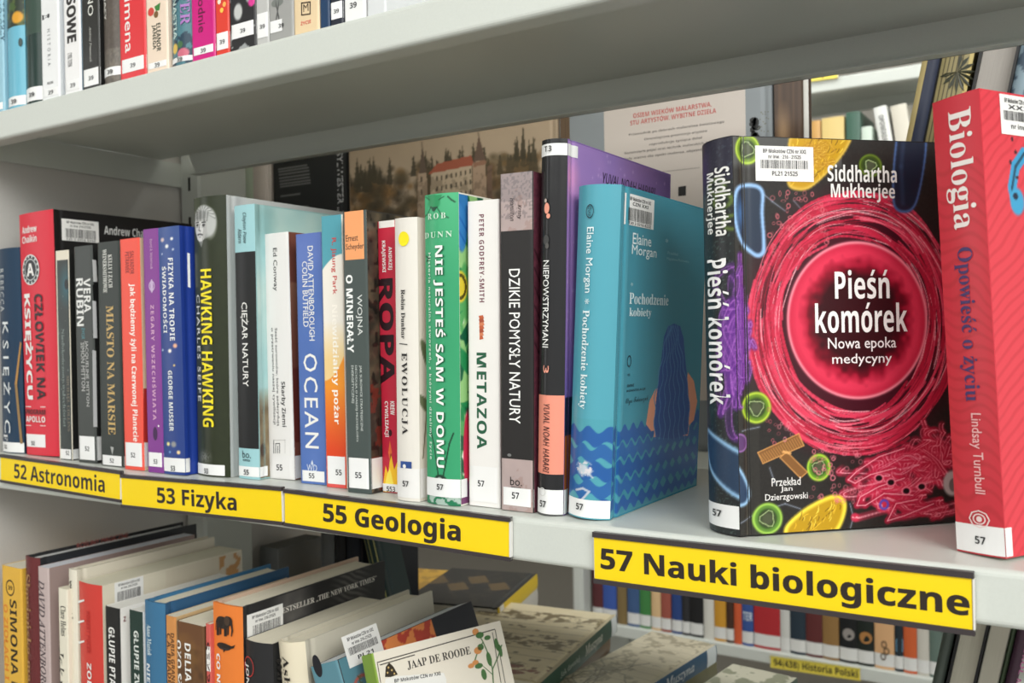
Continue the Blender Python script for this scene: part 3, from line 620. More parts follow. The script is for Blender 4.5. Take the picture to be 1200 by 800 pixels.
# --- green book with insects
b = Book('paperback_book', 'green book with black beetles and white vertical title', G, (58, 160, 112), (240, 238, 226), W=.15, px=((497.8, 590), (537.2, 594.5), (494.6, 229), (534.5, 225.5)), bulge=.003)
def dunn(A):
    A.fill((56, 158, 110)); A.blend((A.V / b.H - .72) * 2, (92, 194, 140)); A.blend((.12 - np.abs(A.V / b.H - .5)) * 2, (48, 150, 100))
    def bug(x, y, s):
        d = (24, 74, 52); A.ell(x, y - 4 * s, 8 * s, 7 * s, (52, 150, 100), ang=0); A.poly([(x - 9 * s, y - 14 * s), (x + 10 * s, y - 14 * s), (x + 5 * s, y + 1 * s), (x - 5 * s, y + 1 * s)], (46, 144, 92)); A.poly([(x - 5 * s, y), (x + 5 * s, y), (x + 3 * s, y + 3 * s), (x + 1, y + 6 * s), (x - 1, y + 6 * s), (x - 3 * s, y + 3 * s)], d)
        for sg in (-1, 1): A.line([(x + sg * 4 * s, y + 1), (x + sg * 9 * s, y + 9 * s), (x + sg * 17 * s, y + 13 * s)], 1.1, d); A.line([(x + sg * 6 * s, y - 8 * s), (x + sg * 12 * s, y - 12 * s)], 1, d)
    bug(508, 242, 1)
    for p in ([(514, 560), (508, 520), (502, 500)], [(519, 560), (526, 520), (530, 508)], [(497, 300), (502, 303), (498, 306)], [(524, 230), (528, 234), (531, 236)]): A.line(p, 1.6, (22, 60, 42))
    A.ell(516, 562, 7, 6, (26, 54, 42)); A.ell(515, 563, 3.4, 4, (196, 206, 200))
    A.blend((A.V < .009) * 1.0, (40, 120, 84)); A.blend((A.V < .009) * (A.fbm(.006, 3) > .5), (170, 190, 180))
    for pts, c in (([(536, 300), (526, 296), (524, 318), (536, 322)], (214, 196, 60)), ([(536, 305), (528, 303), (530, 312), (536, 315)], (110, 96, 30))): pass
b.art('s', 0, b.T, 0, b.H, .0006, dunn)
b.h('ROB', 511.5, 253, 22, 7, (206, 232, 214), 'S', -.012, lay=4, track=.25); b.h('DUNN', 512.5, 275, 33, 7, (206, 232, 214), 'S', -.012, lay=4, track=.2)
b.t('NIE JESTEŚ SAM W DOMU', 517.3, 288, 548, 13.5, (30, 96, 66), 'B', -.004, lay=4); b.t('NIE JESTEŚ SAM W DOMU', 516, 287.5, 547.5, 13.5, (246, 248, 244), 'B', -.008, lay=6)
b.t('Historia naturalna stworzeń, z którymi dzielimy życie', 503.4, 296, 538, 4.6, (226, 240, 230), 'R', .01, lay=4, track=.1)
def leaves(A):
    A.fill((240, 238, 226)); r = np.random.default_rng(5)
    for k in range(110):
        x, y, a = r.random() ** 2 * .06 + .001, r.random() * b.H, r.random() * 3.1; w, h = .003 + r.random() * .003, .012 + r.random() * .016; c = [(40, 140, 84), (150, 200, 130), (24, 96, 66), (90, 170, 100)][k % 4]
        d = np.hypot(((A.U - x) * math.cos(a) + (A.V - y) * math.sin(a)) / w, (-(A.U - x) * math.sin(a) + (A.V - y) * math.cos(a)) / h); A.blend((1.1 - d) * 6, c)
    d = np.hypot((A.U - .006) / .008, (A.V - (b.H - .012)) / .028); A.blend((1.05 - d) * 8, (36, 104, 176)); A.blend(((1 - d) * 8 > 0) * (np.sin((A.U + A.V) * 4200) > .2), (70, 150, 210))
    d = np.hypot((A.U - .012) / .006, (A.V - .035) / .03); A.blend((1.05 - d) * 6, (206, 50, 84)); d = np.hypot((A.U - .008) / .008, (A.V - .006) / .012); A.blend((1.05 - d) * 6, (120, 70, 110))
    d = np.hypot((A.U - .004) / .009, (A.V - .148) / .011); A.blend((1.05 - d) * 6, (222, 200, 60)); A.blend((np.abs(d - .7) < .12) * 1., (90, 80, 30))
b.art('f', .0032, b.W - .001, .001, b.H - .001, .0008, leaves)
b.sticker(560.5, 582, '57', 516.4, 570.2, wrap=.010, nw=7.5, nh=6.8); b.done()

b = Book('paperback_book', 'white paperback with green vertical capitals', G, (237, 234, 231), (235, 232, 228), W=.14, px=((549.3, 591.5), (586, 597), (546.8, 238), (584.8, 232.8)))
b.t('PETER GODFREY-SMITH', 564.6, 251, 354, 5.8, (120, 70, 82), 'B', -.006, track=.08); b.t('METAZOA', 564.6, 413, 526, 11.6, (38, 92, 66), 'B', .008, track=.05)
for k in range(7): b.pxpoly(b.cover, 's', [(561 + k * .2, 370 + k * 4), (566.5 - abs(k - 2) * .3, 369 + k * 4), (568 - abs(k - 2) * .3, 373 + k * 4), (562, 374 + k * 4)], [(196, 96, 60), (170, 82, 56), (214, 130, 92)][k % 3])
b.sticker(546.5, 588, '57', 564, 566.2, nw=7.5, nh=7.2, col=(240, 239, 238)); b.done()

b = Book('paperback_book', 'black paperback with mottled pinkish-grey top and bottom bands', G, (40, 38, 38), (110, 62, 72), W=.145, px=((587, 597), (625.2, 602), (586.2, 205.3), (623.5, 200.8)))
def mott(A): A.fill((176, 158, 156)); A.blend((A.fbm(.02, 3) - .35) * 1.2, (198, 176, 172)); A.blend((A.V > b.H - .03) * (A.noise(.0012, 2) > .6) * .6, (128, 118, 120)); A.blend((A.V > b.H - .018) * .35, (110, 104, 108)); A.blend((A.fbm(.008, 8) > .62) * .3, (150, 116, 106))
v1, v0 = b.uv('s', 605, 270)[1], b.uv('s', 606, 538)[1]; b.art('s', 0, b.T, v1, b.H, .0006, mott); b.art('s', 0, b.T, 0, v0, .0008, mott)
b.t('DZIKIE POMYSŁY NATURY', 603.2, 315, 496, 13, (246, 246, 244), 'R', .012); b.t('Kristy', 608.6, 240, 257, 5.4, (60, 50, 52), 'O', .008, lay=4); b.t('Hamilton', 600.5, 232, 259, 5.4, (60, 50, 52), 'O', .008, lay=4)
b.h('bo.', 605, 564, 14, 10, (44, 38, 38), 'R', .004, lay=4); b.h('WIEDZA', 605, 571, 12, 2.2, (44, 38, 38), lay=4); b.disc(b.cover, 's', 597, 533, 2.4, 1.8, (120, 120, 120), 3)
b.art('f', .0012, b.W - .001, .001, b.H - .001, .0009, lambda A: (A.fill((126, 66, 82)), A.blend(A.noise(.0018, 3) * .7, (80, 40, 54)), [A.line([(.002, b.H - .05 - k * .012), (.012, b.H - .062 - k * .012)], .0012, (46, 22, 30), px=False) for k in range(6)]))
b.sticker(571.5, 592.5, '57', 604.4, 580.4, nw=8.4, nh=7.6); b.done()

b = Book('hardcover_book', 'tall black hardcover with a purple cover and a salmon spine block', G, (38, 38, 40), (132, 104, 168), (36, 36, 38), W=.17, hard=True, px=((625.6, 602.5), (655.5, 606.5), (631.8, 165), (659.5, 161.5)), bulge=.005, rough=.22)
b.band(463, 555.5, (240, 150, 128)); b.band(597, None, (92, 92, 94), lay=2)
b.t('NIEPOWSTRZYMANI', 639.6, 305, 407, 8, (240, 240, 238), 'R', .014); b.t('3', 640.2, 428, 437, 7, (240, 160, 138), 'O', .01); b.t('YUVAL NOAH HARARI', 640.5, 473, 554, 7.6, (70, 40, 38), 'O', .01)
b.disc(b.cover, 's', 641, 244, 3.4, 6.5, (240, 160, 138)); b.disc(b.cover, 's', 643, 253, 2.4, 3, (240, 160, 138)); b.disc(b.cover, 's', 639.5, 235, 1.6, 2.4, (200, 180, 170)); b.disc(b.cover, 's', 640, 281, 4, 6, (66, 66, 66)); b.disc(b.cover, 's', 641.5, 288, 2.4, 3.4, (90, 88, 86), 3)
b.disc(b.cover, 's', 635.5, 576, 4.6, 5, (220, 220, 218), 3, inner=.8)
def purp(A):
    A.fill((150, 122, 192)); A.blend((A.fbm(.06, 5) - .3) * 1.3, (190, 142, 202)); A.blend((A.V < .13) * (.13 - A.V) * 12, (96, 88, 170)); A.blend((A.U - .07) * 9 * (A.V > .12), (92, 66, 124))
    A.ell(668, 208, 8, 20, (226, 150, 196), .7, soft=.7)
    r = np.random.default_rng(2)
    for k in range(140): x, y = r.random() * .16, r.random() * b.H; A.blend(np.exp(-((A.U - x) ** 2 + (A.V - y) ** 2) / (.0006 + r.random() * .0006) ** 2) * .5, (216, 190, 226))
    A.blend((A.V < .05) * 1., (150, 84, 40)); A.blend((A.V < .075) * (A.V > .05) * 1., (30, 44, 70))
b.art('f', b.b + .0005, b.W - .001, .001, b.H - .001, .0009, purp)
b.f('YUVAL NOAH HARARI', 737, 217, 62, 12, (46, 30, 60), 'O', .008, lay=4)
b.sticker(573.5, 603, '57', 636.2, 590, wrap=.012, nw=8.4, nh=7.6); b.sticker(168, 182, 'T.3', 642.5, 174.3, wrap=.018, nw=9, nh=6.6, name='volume_label'); b.done()

# --- teal hardcover with waves
b = Book('hardcover_book', 'teal hardcover with dark blue waves and a long-haired figure on the cover', G, (84, 160, 178), (64, 142, 164), (70, 146, 166), W=.152, hard=True, px=((660, 607.5), (709, 611.5), (673.5, 218), (722, 216.5)), bulge=.007, rough=.25)
TEAL = (78, 156, 176)
def waves(A, off=0, top=None):
    bands = [(.051, .0046), (.0405, .0042), (.0295, .0046), (.0185, .0042), (.0075, .0034)]
    for k, (vc, h) in enumerate(bands):
        s_ = A.U + off; w = .0022 * np.sin(2 * np.pi * s_ / (.0125 + .0004 * k) + k * 2.2); w2 = .0019 * np.sin(2 * np.pi * s_ / .0125 + k * 1.4 + .9)
        c = (40, 92, 160) if k % 2 == 0 else (46, 100, 164); A.blend(np.clip((A.V - (vc - h + w2)) / .0004 + .5, 0, 1) * np.clip(((vc + h + w) - A.V) / .0004 + .5, 0, 1), c)
def poch_s(A):
    A.fill((84, 162, 180)); A.blend((A.V < .062) * .25, (70, 150, 160)); waves(A)
    A.ell(683, 550, 7, 7, (196, 206, 216), .9, soft=.25); A.blend((A.fbm(.003, 2) > .55) * (1 - A.ell_d(684, 549, 12, 11)) * 3, (220, 214, 220)); A.line([(674, 574), (683, 572), (690, 576), (684, 583), (678, 588)], 2.4, (190, 196, 210)); A.line([(688, 553), (694, 560)], 1.6, (200, 206, 214))
b.art('s', 0, b.T, 0, b.H, .0006, poch_s)
def poch_f(A):
    A.fill((64, 142, 162)); waves(A, .03)
    A.poly([(763, 505), (757, 497), (761, 470), (768, 456), (776, 452), (779, 500)], (238, 160, 128)); A.poly([(806, 436), (813, 446), (817, 470), (813, 492), (806, 500), (802, 470)], (238, 160, 128)); A.poly([(771, 455), (778, 450), (806, 448), (812, 470), (806, 510), (766, 512)], (238, 160, 128))
    hair = [(790, 379), (783, 382), (778, 394), (775, 420), (771, 450), (768, 476), (766, 500), (769, 512), (790, 514), (806, 508), (808, 480), (806, 450), (803, 420), (801, 396), (797, 382)]
    A.poly(hair, (40, 84, 156))
    for k in range(8):
        f0 = k / 7; pts = []
        for j in range(26):
            t = j / 25; y = 382 + t * 132; half = 5 + 15 * min(1, t * 1.6); x = 788 + (f0 - .5) * 2 * half - t * 1 + 1.1 * math.sin(j * 1.1 + k); pts.append((x, y))
        A.line(pts, 1.1, (84, 140, 190), .85)
b.art('f', b.b + .0125, b.W - .001, .001, b.H - .001, .0005, poch_f)
b.art('f', b.b + .0003, b.b + .0125, .001, b.H - .001, .0006, lambda A: (A.fill((76, 156, 176)), waves(A, .03)))
b.disc(b.cover, 's', 691.5, 247.5, 5, 8.3, (30, 60, 72), 4, inner=.84); b.t('ZNAK', 691.5, 241, 254, 4, (30, 60, 72), 'R', lay=5)
b.t('Elaine Morgan', 689.8, 266, 343, 11, (226, 240, 242), 'R', .012, lay=5); b.t('*', 688.5, 350, 356, 6, (226, 240, 242), 'B', lay=5); b.t('Pochodzenie kobiety', 684.2, 363, 479, 11, (226, 240, 242), 'S', -.018, lay=5)
b.f('Elaine', 752, 281, 22, 13, (228, 240, 242), 'R', .014, lay=5); b.f('Morgan', 754.5, 296, 29, 15, (228, 240, 242), 'R', .014, lay=5); b.f('*', 781, 282, 3.4, 5, (190, 220, 226), 'B', lay=5); b.f('Pochodzenie', 760, 350.5, 46, 13, (220, 236, 240), 'S', -.018, lay=5); b.f('kobiety', 750, 367, 26, 12.5, (220, 236, 240), 'S', -.018, lay=5); b.f('*', 740, 333, 3, 4.4, (190, 220, 226), 'B', lay=5)
b.f('Przekład', 788, 297, 12, 3.6, (150, 196, 206), 'R', lay=5); b.f('Magdalena Piotrowska', 794, 305, 26, 3.8, (150, 196, 206), 'R', lay=5)
b.disc(b.cover, 'f', 737, 423, 2.4, 7, (26, 56, 70), 5, inner=.75); b.f('*', 736.5, 439, 3, 4, (26, 56, 70), 'B', lay=5); b.f('INNE', 738.5, 451.5, 8, 3.2, (26, 56, 70), lay=5); b.f('KONSTELACJE', 745, 457, 22, 3.2, (26, 56, 70), lay=5); b.f('Olga Tokarczuk', 746, 469, 26, 9, (26, 56, 70), 'C', -.01, lay=5)
b.barcode('f', 749.5, 248, 33, 36, t2='CZN XXI', rng=5)
b.sticker(585, 608, '57', 679.4, 593.2, nw=9, nh=7.6, u0=0.0005); b.done()

# --- the dark book with the pink cell, cover turned to the aisle
b = Book('hardcover_book', 'dark hardcover turned cover-out with a big glowing pink cell', G, (38, 37, 40), (40, 38, 36), (40, 38, 36), W=.166, hard=True, bulge=.007, rough=.26,
         geo=((-.2025, .5253, 3e-4), -.7879, -.0143, .0378, .2242))
def beads(A, n, box, c, seed, r0=1.2, r1=2.6):
    r = np.random.default_rng(seed)
    for _ in range(n):
        x, y = r.uniform(box[0], box[2]), r.uniform(box[1], box[3]); A.ring(x, y, r.uniform(r0, r1), r.uniform(r0, r1) * 1.1, c, .28, r.uniform(.35, .9))
def glow_cell(A, x, y, rx, ry, c1, c2, seed):
    A.ell(x, y, rx, ry, (40, 60, 24), .9); A.ring(x, y, rx * .93, ry * .93, c1, .12); A.ring(x, y, rx * .76, ry * .76, c2, .2, .75); A.ell(x, y, rx * .5, ry * .5, (78, 84, 62), .8, soft=.3)
    r = np.random.default_rng(seed); th = np.linspace(0, 2 * np.pi, 14); A.line([(x + rx * (.48 + .1 * math.sin(3 * t + seed)) * math.cos(t), y + ry * (.48 + .1 * math.sin(3 * t + seed)) * math.sin(t)) for t in th], 1, (190, 210, 150), .8)
def bean(A, pts, fillc, edge, a=.75, w=2.2):
    q = []; n = len(pts)                         # Catmull-Rom closed outline
    for i in range(n):
        p0, p1, p2, p3 = [np.array(pts[(i + k) % n]) for k in (-1, 0, 1, 2)]
        for t in np.linspace(0, 1, 7)[:-1]: q.append(tuple(.5 * (2 * p1 + (p2 - p0) * t + (2 * p0 - 5 * p1 + 4 * p2 - p3) * t * t + (3 * p1 - p0 - 3 * p2 + p3) * t ** 3)))
    A.poly(q, fillc, a); q.append(q[0]); A.line(q, w * 2.2, edge, .35, soft=2.5); A.line(q, w, edge, .95); return q
def ochre(A, q, seed):
    r = np.random.default_rng(seed); xs = [p[0] for p in q]; ys = [p[1] for p in q]
    for k in range(60):
        x, y = r.uniform(min(xs) + 5, max(xs) - 5), r.uniform(min(ys) + 4, max(ys) - 4)
        n = len(q); ins = False
        for i in range(n):
            (x0, y0), (x1, y1) = q[i], q[(i + 1) % n]
            if (y < y0) != (y < y1) and x < (x1 - x0) * (y - y0) / (y1 - y0 + 1e-9) + x0: ins = not ins
        if ins: a = r.uniform(-.4, .9) + .9; l = r.uniform(2, 5); A.line([(x - l * math.cos(a), y + l * math.sin(a)), (x + 1, y - 1), (x + l * math.cos(a), y - l * math.sin(a))], .9, [(250, 224, 90), (104, 76, 20), (244, 200, 60)][k % 3], .8)
def tangle(A, seed, x0, y0, n, c, hi, spread, steps=40, w=2.4, box=None):
    """soft glowing loops winding around a centre"""
    r = np.random.default_rng(seed)
    for k in range(n):
        mx, my = x0 + r.normal() * spread[0] * .55, y0 + r.normal() * spread[1] * .55; ax, ay = r.uniform(.3, .9, 2) * spread; p = r.uniform(0, 6.3, 6); L = r.uniform(2.2, 5.5); pts = []
        for t in np.linspace(0, L, steps):
            x = mx + ax * (math.sin(t + p[0]) + .45 * math.sin(2.3 * t + p[1]) + .2 * math.sin(4.1 * t + p[2])); y = my + ay * (math.sin(1.2 * t + p[3]) + .45 * math.sin(2.1 * t + p[4]) + .2 * math.sin(3.7 * t + p[5]))
            if box: x, y = min(max(x, box[0]), box[2]), min(max(y, box[1]), box[3])
            pts.append((x, y))
        A.line(pts, w * 1.9, c, .2, soft=3); A.line([(x + w * .5, y) for x, y in pts], w * .28, hi, .5); A.line([(x - w * .5, y) for x, y in pts], w * .24, hi, .35)
def cells(A):
    A.fill((38, 36, 34)); A.blend(A.noise(.0009, 1) * .16, (84, 82, 78)); A.blend((A.U < .020) * .25, (70, 68, 62)); A.blend((np.abs(A.U - .012) < .0008) * .3, (120, 116, 100))
    A.blend(np.clip((A.V - .205) / .004, 0, 1) * (A.U < .075) * .55, (110, 112, 112))
    for p in ([(893, 226), (905, 236), (920, 247)], [(930, 235), (945, 252)], [(866, 614), (890, 600), (920, 590), (938, 596)], [(996, 590), (1000, 606), (996, 620)], [(902, 548), (908, 566)], [(870, 505), (890, 500)]): A.line(p, 2.6, (120, 130, 150), .35, soft=3); A.line(p, .8, (170, 180, 200), .6)
    A.ell(1000, 379, 126, 152, (70, 22, 34), .75, soft=.12)
    c0 = A.P(1000, 379); su, sv = A.scale(1000, 379); r = np.random.default_rng(11)
    for k in range(380):                          # strands circling the cell
        rr = .73 + .36 * r.random() ** .8; a0 = r.uniform(0, 6.3); ln = r.uniform(.3, 1.3); amp = r.uniform(.006, .035); ph = r.uniform(0, 6); pts = []
        for j in range(18):
            t = a0 + ln * j / 17; q = rr + amp * math.sin(4.3 * t + ph); pts.append((1000 + 114 * q * math.cos(t), 379 + 140 * q * math.sin(t)))
        c = [(206, 44, 74), (226, 66, 96), (186, 34, 62), (244, 120, 140), (150, 26, 48), (250, 180, 190)][k % 6]
        A.line(pts, r.uniform(1, 4.6) if k % 6 in (0, 1, 2) else r.uniform(.6, 1.3), c, .75)
    d = A.ell_d(1006, 375, 81, 91); A.blend((1.02 - d) * 30, (206, 42, 72)); n = A.noise(.0035, 6)
    A.blend((d < 1) * np.clip((.98 - d) / .1, 0, 1) * .8, (232, 62, 92)); A.blend(np.clip((.90 - d - .10 * n) / .16, 0, 1), (150, 20, 44)); A.blend(np.clip((.80 - d - .12 * n) / .18, 0, 1) * .92, (48, 20, 24)); A.ring(1006, 375, 81, 91, (255, 150, 166), .022, .9)
    tangle(A, 4, 1072, 545, 16, (196, 36, 66), (255, 150, 168), (26, 22), 44, 4.2)
    tangle(A, 9, 1050, 572, 14, (222, 52, 84), (255, 180, 192), (26, 18), 44, 4.6)
    tangle(A, 14, 1092, 530, 12, (190, 34, 62), (255, 160, 176), (18, 22), 44, 4); tangle(A, 17, 1040, 548, 9, (206, 44, 76), (255, 170, 186), (26, 16), 44, 4.4); tangle(A, 19, 1084, 590, 9, (190, 34, 62), (255, 160, 176), (26, 14), 44, 4)
    for pts in ([(1060, 525), (1030, 535), (1004, 552), (994, 562), (1002, 566), (1020, 556), (1050, 548)], [(1060, 560), (1030, 570), (1008, 582), (1004, 592), (1014, 592), (1036, 578), (1070, 580)], [(1075, 585), (1050, 590), (1040, 610), (1060, 604), (1094, 590)]): A.line(pts, 7, (190, 34, 66), .6, soft=3); A.line(pts, 1.1, (255, 170, 184), .9)
    for x, y in ((1062, 575), (1044, 565), (1030, 560), (1080, 570)): A.ell(x, y, 4, 3.4, (30, 26, 28), .7); A.ring(x, y, 5, 4.4, (250, 140, 160), .2, .8)
    bean(A, [(864, 222), (880, 217), (893, 224), (893, 250), (895, 280), (894, 296), (884, 298), (868, 280), (861, 250)], (44, 60, 84), (150, 190, 236), .8, 2.6); A.blend(np.clip(1 - np.abs(A.ell_d(868, 250, 7, 26)), 0, 1) * .8, (84, 130, 190))
    q = bean(A, [(928, 160), (962, 146), (994, 156), (992, 172), (974, 196), (950, 218), (934, 221), (924, 214), (926, 190)], (206, 158, 24), (216, 178, 70), .95, 2.2); ochre(A, q, 3); tangle(A, 6, 962, 180, 16, (176, 120, 20), (250, 220, 100), (12, 11), 40, 1.4)
    q = bean(A, [(922, 618), (940, 600), (962, 587), (978, 582), (989, 588), (988, 604), (979, 622), (960, 632), (926, 632)], (198, 156, 26), (250, 222, 70), .95, 2.8); ochre(A, q, 5)
    glow_cell(A, 876, 175, 14, 17, (196, 226, 80), (140, 170, 60), 1); glow_cell(A, 1020, 194, 13, 13, (110, 134, 40), (66, 84, 30), 2); glow_cell(A, 886.5, 477.5, 16.5, 18, (200, 226, 70), (120, 160, 40), 3); glow_cell(A, 959.5, 547.5, 13.5, 15.5, (190, 232, 70), (110, 170, 44), 4); glow_cell(A, 899.5, 607.5, 17, 18, (176, 222, 90), (110, 160, 64), 5)
    bean(A, [(1054, 150), (1080, 150), (1085, 170), (1080, 210), (1072, 240), (1060, 248), (1048, 240), (1047, 205), (1050, 170)], (30, 38, 56), (74, 100, 150), .95, 1.8); A.line([(1060, 152), (1056, 195), (1058, 238)], 5, (70, 92, 130), .3, soft=4)
    A.ell(867, 519, 8.5, 10, (96, 62, 112), .8, soft=.2); A.ring(867, 519, 8.5, 10, (150, 104, 170), .12)
    for pts in ([(888, 530), (936, 508), (942, 522), (894, 543)], [(914, 536), (922, 529), (946, 553), (938, 560)]): A.poly(pts, (150, 100, 50), .85); A.line(pts + pts[:1], 1.3, (222, 160, 90), .8)
    for k in range(18):
        t = k / 17; A.line([(890 + 46 * t, 533 - 22 * t), (896 + 46 * t, 541 - 19 * t)], .8, (216, 158, 90), .7)
    A.line([(918, 529), (926, 531)], 3, (240, 180, 110), .8)
    bean(A, [(834, 512), (850, 530), (868, 552), (878, 574), (876, 588), (864, 592), (852, 584), (842, 562), (836, 540)], (46, 70, 104), (150, 190, 226), .85, 2.2)
    beads(A, 70, (900, 225, 985, 300), (214, 110, 120), 1); beads(A, 80, (950, 515, 1010, 590), (224, 120, 136), 2); beads(A, 30, (898, 300, 915, 520), (190, 90, 104), 7, 1, 2); beads(A, 12, (905, 490, 950, 515), (224, 140, 150), 8)
    tangle(A, 12, 868, 400, 22, (96, 46, 130), (186, 120, 214), (8, 46), 40, 3.4)
    A.ell(1116, 566, 11, 15, (196, 192, 188), .9); A.ell(1117, 568, 5, 8, (120, 116, 112), .8); A.ring(1036, 591, 4.5, 5, (90, 80, 200), .3)
b.art('f', b.b + .0004, b.W - .0005, .0005, b.H - .0005, .00045, cells)
def cells_s(A):
    A.fill((36, 38, 40)); A.blend(A.noise(.001, 3) * .2, (72, 84, 80)); A.blend((A.noise(.0008, 5) > .8) * .35, (110, 140, 130)); A.blend((A.V > .2) * .4, (52, 44, 80))
    tangle(A, 21, 853, 405, 36, (100, 44, 140), (196, 122, 220), (9, 52), 40, 3.2)
    for x, y in ((846, 260), (840, 235), (836, 218)): A.ring(x, y, 5, 8, (130, 160, 60), .3, .6)
    bean(A, [(826, 505), (838, 512), (852, 530), (868, 552), (872, 580), (858, 588), (842, 566), (830, 540)], (44, 66, 96), (140, 180, 216), .85, 1.8)
b.art('s', 0, b.T, .0005, b.H - .0005, .0006, cells_s)
b.t('Siddhartha', 840.8, 195, 276, 8.6, WHITE, 'B', -.012, lay=4); b.t('Mukherjee', 832.4, 203, 275, 7.6, WHITE, 'B', -.012, lay=4); b.t('Pieśń komórek', 839, 303, 474, 14.5, (248, 246, 246), 'B', -.004, lay=4)
b.f('Siddhartha', 1010, 203.5, 81, 20, WHITE, 'B', -.008, lay=4); b.f('Mukherjee', 1011, 226, 75, 22, WHITE, 'B', -.008, lay=4)
b.f('Pieśń', 1010, 333, 64, 34, (250, 248, 246), 'B', -.004, lay=4); b.f('komórek', 1009, 372, 108, 35, (250, 248, 246), 'B', -.004, lay=4); b.f('Nowa epoka', 1010, 403.5, 80, 17, (246, 240, 240), 'R', .008, lay=4); b.f('medycyny', 1010, 421.5, 70, 15, (246, 240, 240), 'R', .008, lay=4)
b.f('Przekład', 921, 564, 34, 9.5, (236, 234, 232), 'R', .012, lay=4); b.f('Jan', 921.5, 573, 14, 7.5, (236, 234, 232), 'R', .012, lay=4); b.f('Dzierzgowski', 921.5, 582.5, 50, 10, (236, 234, 232), 'R', .012, lay=4)
b.barcode('f', 919, 192, 68, 41, t2='nr inw. : 216 - 21525', t3='PL21 21525', rng=8)
b.sticker(588, 614, '57', 840.5, 600.5, nw=7, nh=8, u0=.0); b.done()

# --- coral red book at the right edge
b = Book('paperback_book', 'bright coral-red book at the right end of the row', G, (200, 54, 66), (216, 64, 76), W=.16, bulge=.001, rough=.22, geo=((-.064, .5258, 3e-4), -.5348, -.0503, .0272, .2338))
def contour(A):
    A.fill((204, 56, 68)); ph = A.V * 900 + 5 * np.sin(A.U * 160 + 3 * A.fbm(.05, 2)) + 14 * A.fbm(.06, 4) + A.U * 500; A.blend((np.sin(ph) - .1) * .6 * (A.V < .2), (180, 48, 56))
def contour_f(A):
    A.fill((218, 66, 78)); ph = A.V * 900 + 16 * A.fbm(.05, 7) - A.U * 800; A.blend((np.sin(ph) - .2) * .7, (192, 50, 60))
    for p in ([(1190, 240), (1186, 220), (1190, 195), (1200, 180), (1215, 180)],): A.line(p, 12, (60, 150, 196)); A.line(p, 3, (30, 60, 80), .8)
    for x, y in ((1186, 163), (1190, 178), (1184, 190), (1192, 208)): A.ell(x, y, 1.6, 2.4, (60, 30, 40))
    A.ell(1192, 236, 8, 16, (64, 156, 200)); A.ell(1190, 230, 3, 4, (30, 40, 60))
b.art('s', 0, b.T, .0005, b.H - .0005, .0006, contour); b.art('f', .0015, b.W - .001, .0005, b.H - .0005, .0008, contour_f)
b.t('Biologia', 1124.5, 128, 269, 34, (240, 232, 228), 'S', -.02, lay=4); b.t('Opowieść o życiu', 1133.5, 289, 470, 22, (74, 56, 104), 'S', -.016, lay=4); b.t('Lindsay Turnbull', 1145, 484, 578, 15, (240, 190, 190), 'R', .008, lay=4)
for k, r_ in enumerate((1.0, .62)): b.disc(b.cover, 's', 1148, 608, 12.5 * r_, 10.5 * r_, (236, 214, 212), 3, 8 if k == 0 else 16, inner=.86 if k == 0 else .78)
b.disc(b.cover, 's', 1148, 608, 3.4, 3.4, (236, 214, 212), 3)
b.barcode('f', 1192, 136, 40, 46, t2='XXI', t3='nr inw', rng=9)
b.sticker(615, 648, '57', 1149.5, 632.8, wrap=.006, nw=12, nh=9, u0=.0); b.done()

# ================================================================== upper shelf: only the feet of the spines show
G2 = 'books on the upper shelf'
def upper(x0, x1, label, col, H=.21, hard=False, front=None, W=.15, yf=.508):
    yb = 128 - .272 * (x0 + x1) / 2; a, c = ony(x0, yb, yf)[0], ony(x1, yb, yf)[0]
    return Book('hardcover_book' if hard else 'paperback_book', label, G2, col, front, W=W, hard=hard, geo=((a, yf, .3403), 0, 0, c - a, H), rough=.25)
def ysh(x): return 128 - .272 * x
def stick(b, x0, x1, h, num='39', lift=1.5, **k):
    xm = (x0 + x1) / 2; y = ysh(xm) + 2 - lift; b.sticker(y - h, y, num, xm, y - h * .45, nw=6, nh=5, **k)
b = upper(-16, 5, 'pale blue book cut off at the left end of the upper shelf', (150, 196, 214)); b.t('TATARZY', 2.2, 2, 48, 3.4, (60, 100, 120)); stick(b, -14, 5, 8); b.done()
b = upper(6.5, 27, 'sky-blue book with a dark fruit picture on its spine, upper shelf', (112, 184, 208), hard=True, front=(90, 160, 180))
b.art('s', 0, b.T, b.uv('s', 16, 31)[1], b.H, .0012, lambda A: (A.fill((44, 56, 44)), A.blend((A.fbm(.012, 3) > .55) * .8, (94, 110, 60)), A.ell(19, 20, 5, 7, (222, 160, 50)), A.ell(13, 8, 4, 5, (70, 96, 50)))); b.disc(b.cover, 's', 22.5, 49, 1.6, 5, (60, 80, 80)); stick(b, 6.5, 27, 11, u1=b.T); b.done()
b = upper(27.5, 48, 'dark bottle-green book, second after the sky-blue one on the upper shelf', (34, 56, 52), hard=True, front=(30, 34, 34)); b.band(None, 40, (52, 74, 64)); stick(b, 27.5, 48, 16); b.done()
b = upper(49.5, 70, 'white book with sparse grey capitals on the upper shelf', (236, 237, 238)); b.t('HISTORIA', 57.5, 34, 77, 3.6, (110, 112, 116), 'R', .01, track=.5); b.t('A', 52.5, 13, 27, 11, (60, 62, 66)); b.h('BELLONA', 59, 97, 7, 3, (50, 50, 52)); stick(b, 49.5, 70, 9); b.done()
b = upper(76, 95, 'white book with heavy black capitals on the upper shelf', (238, 237, 237), front=(150, 176, 196)); b.t('RASOWE', 83.5, -30, 50, 11, (44, 42, 42), 'B', .02); b.t('CYRIL TOTEN', 82, 62, 78, 5, (110, 110, 112)); stick(b, 76, 95, 12); b.done()
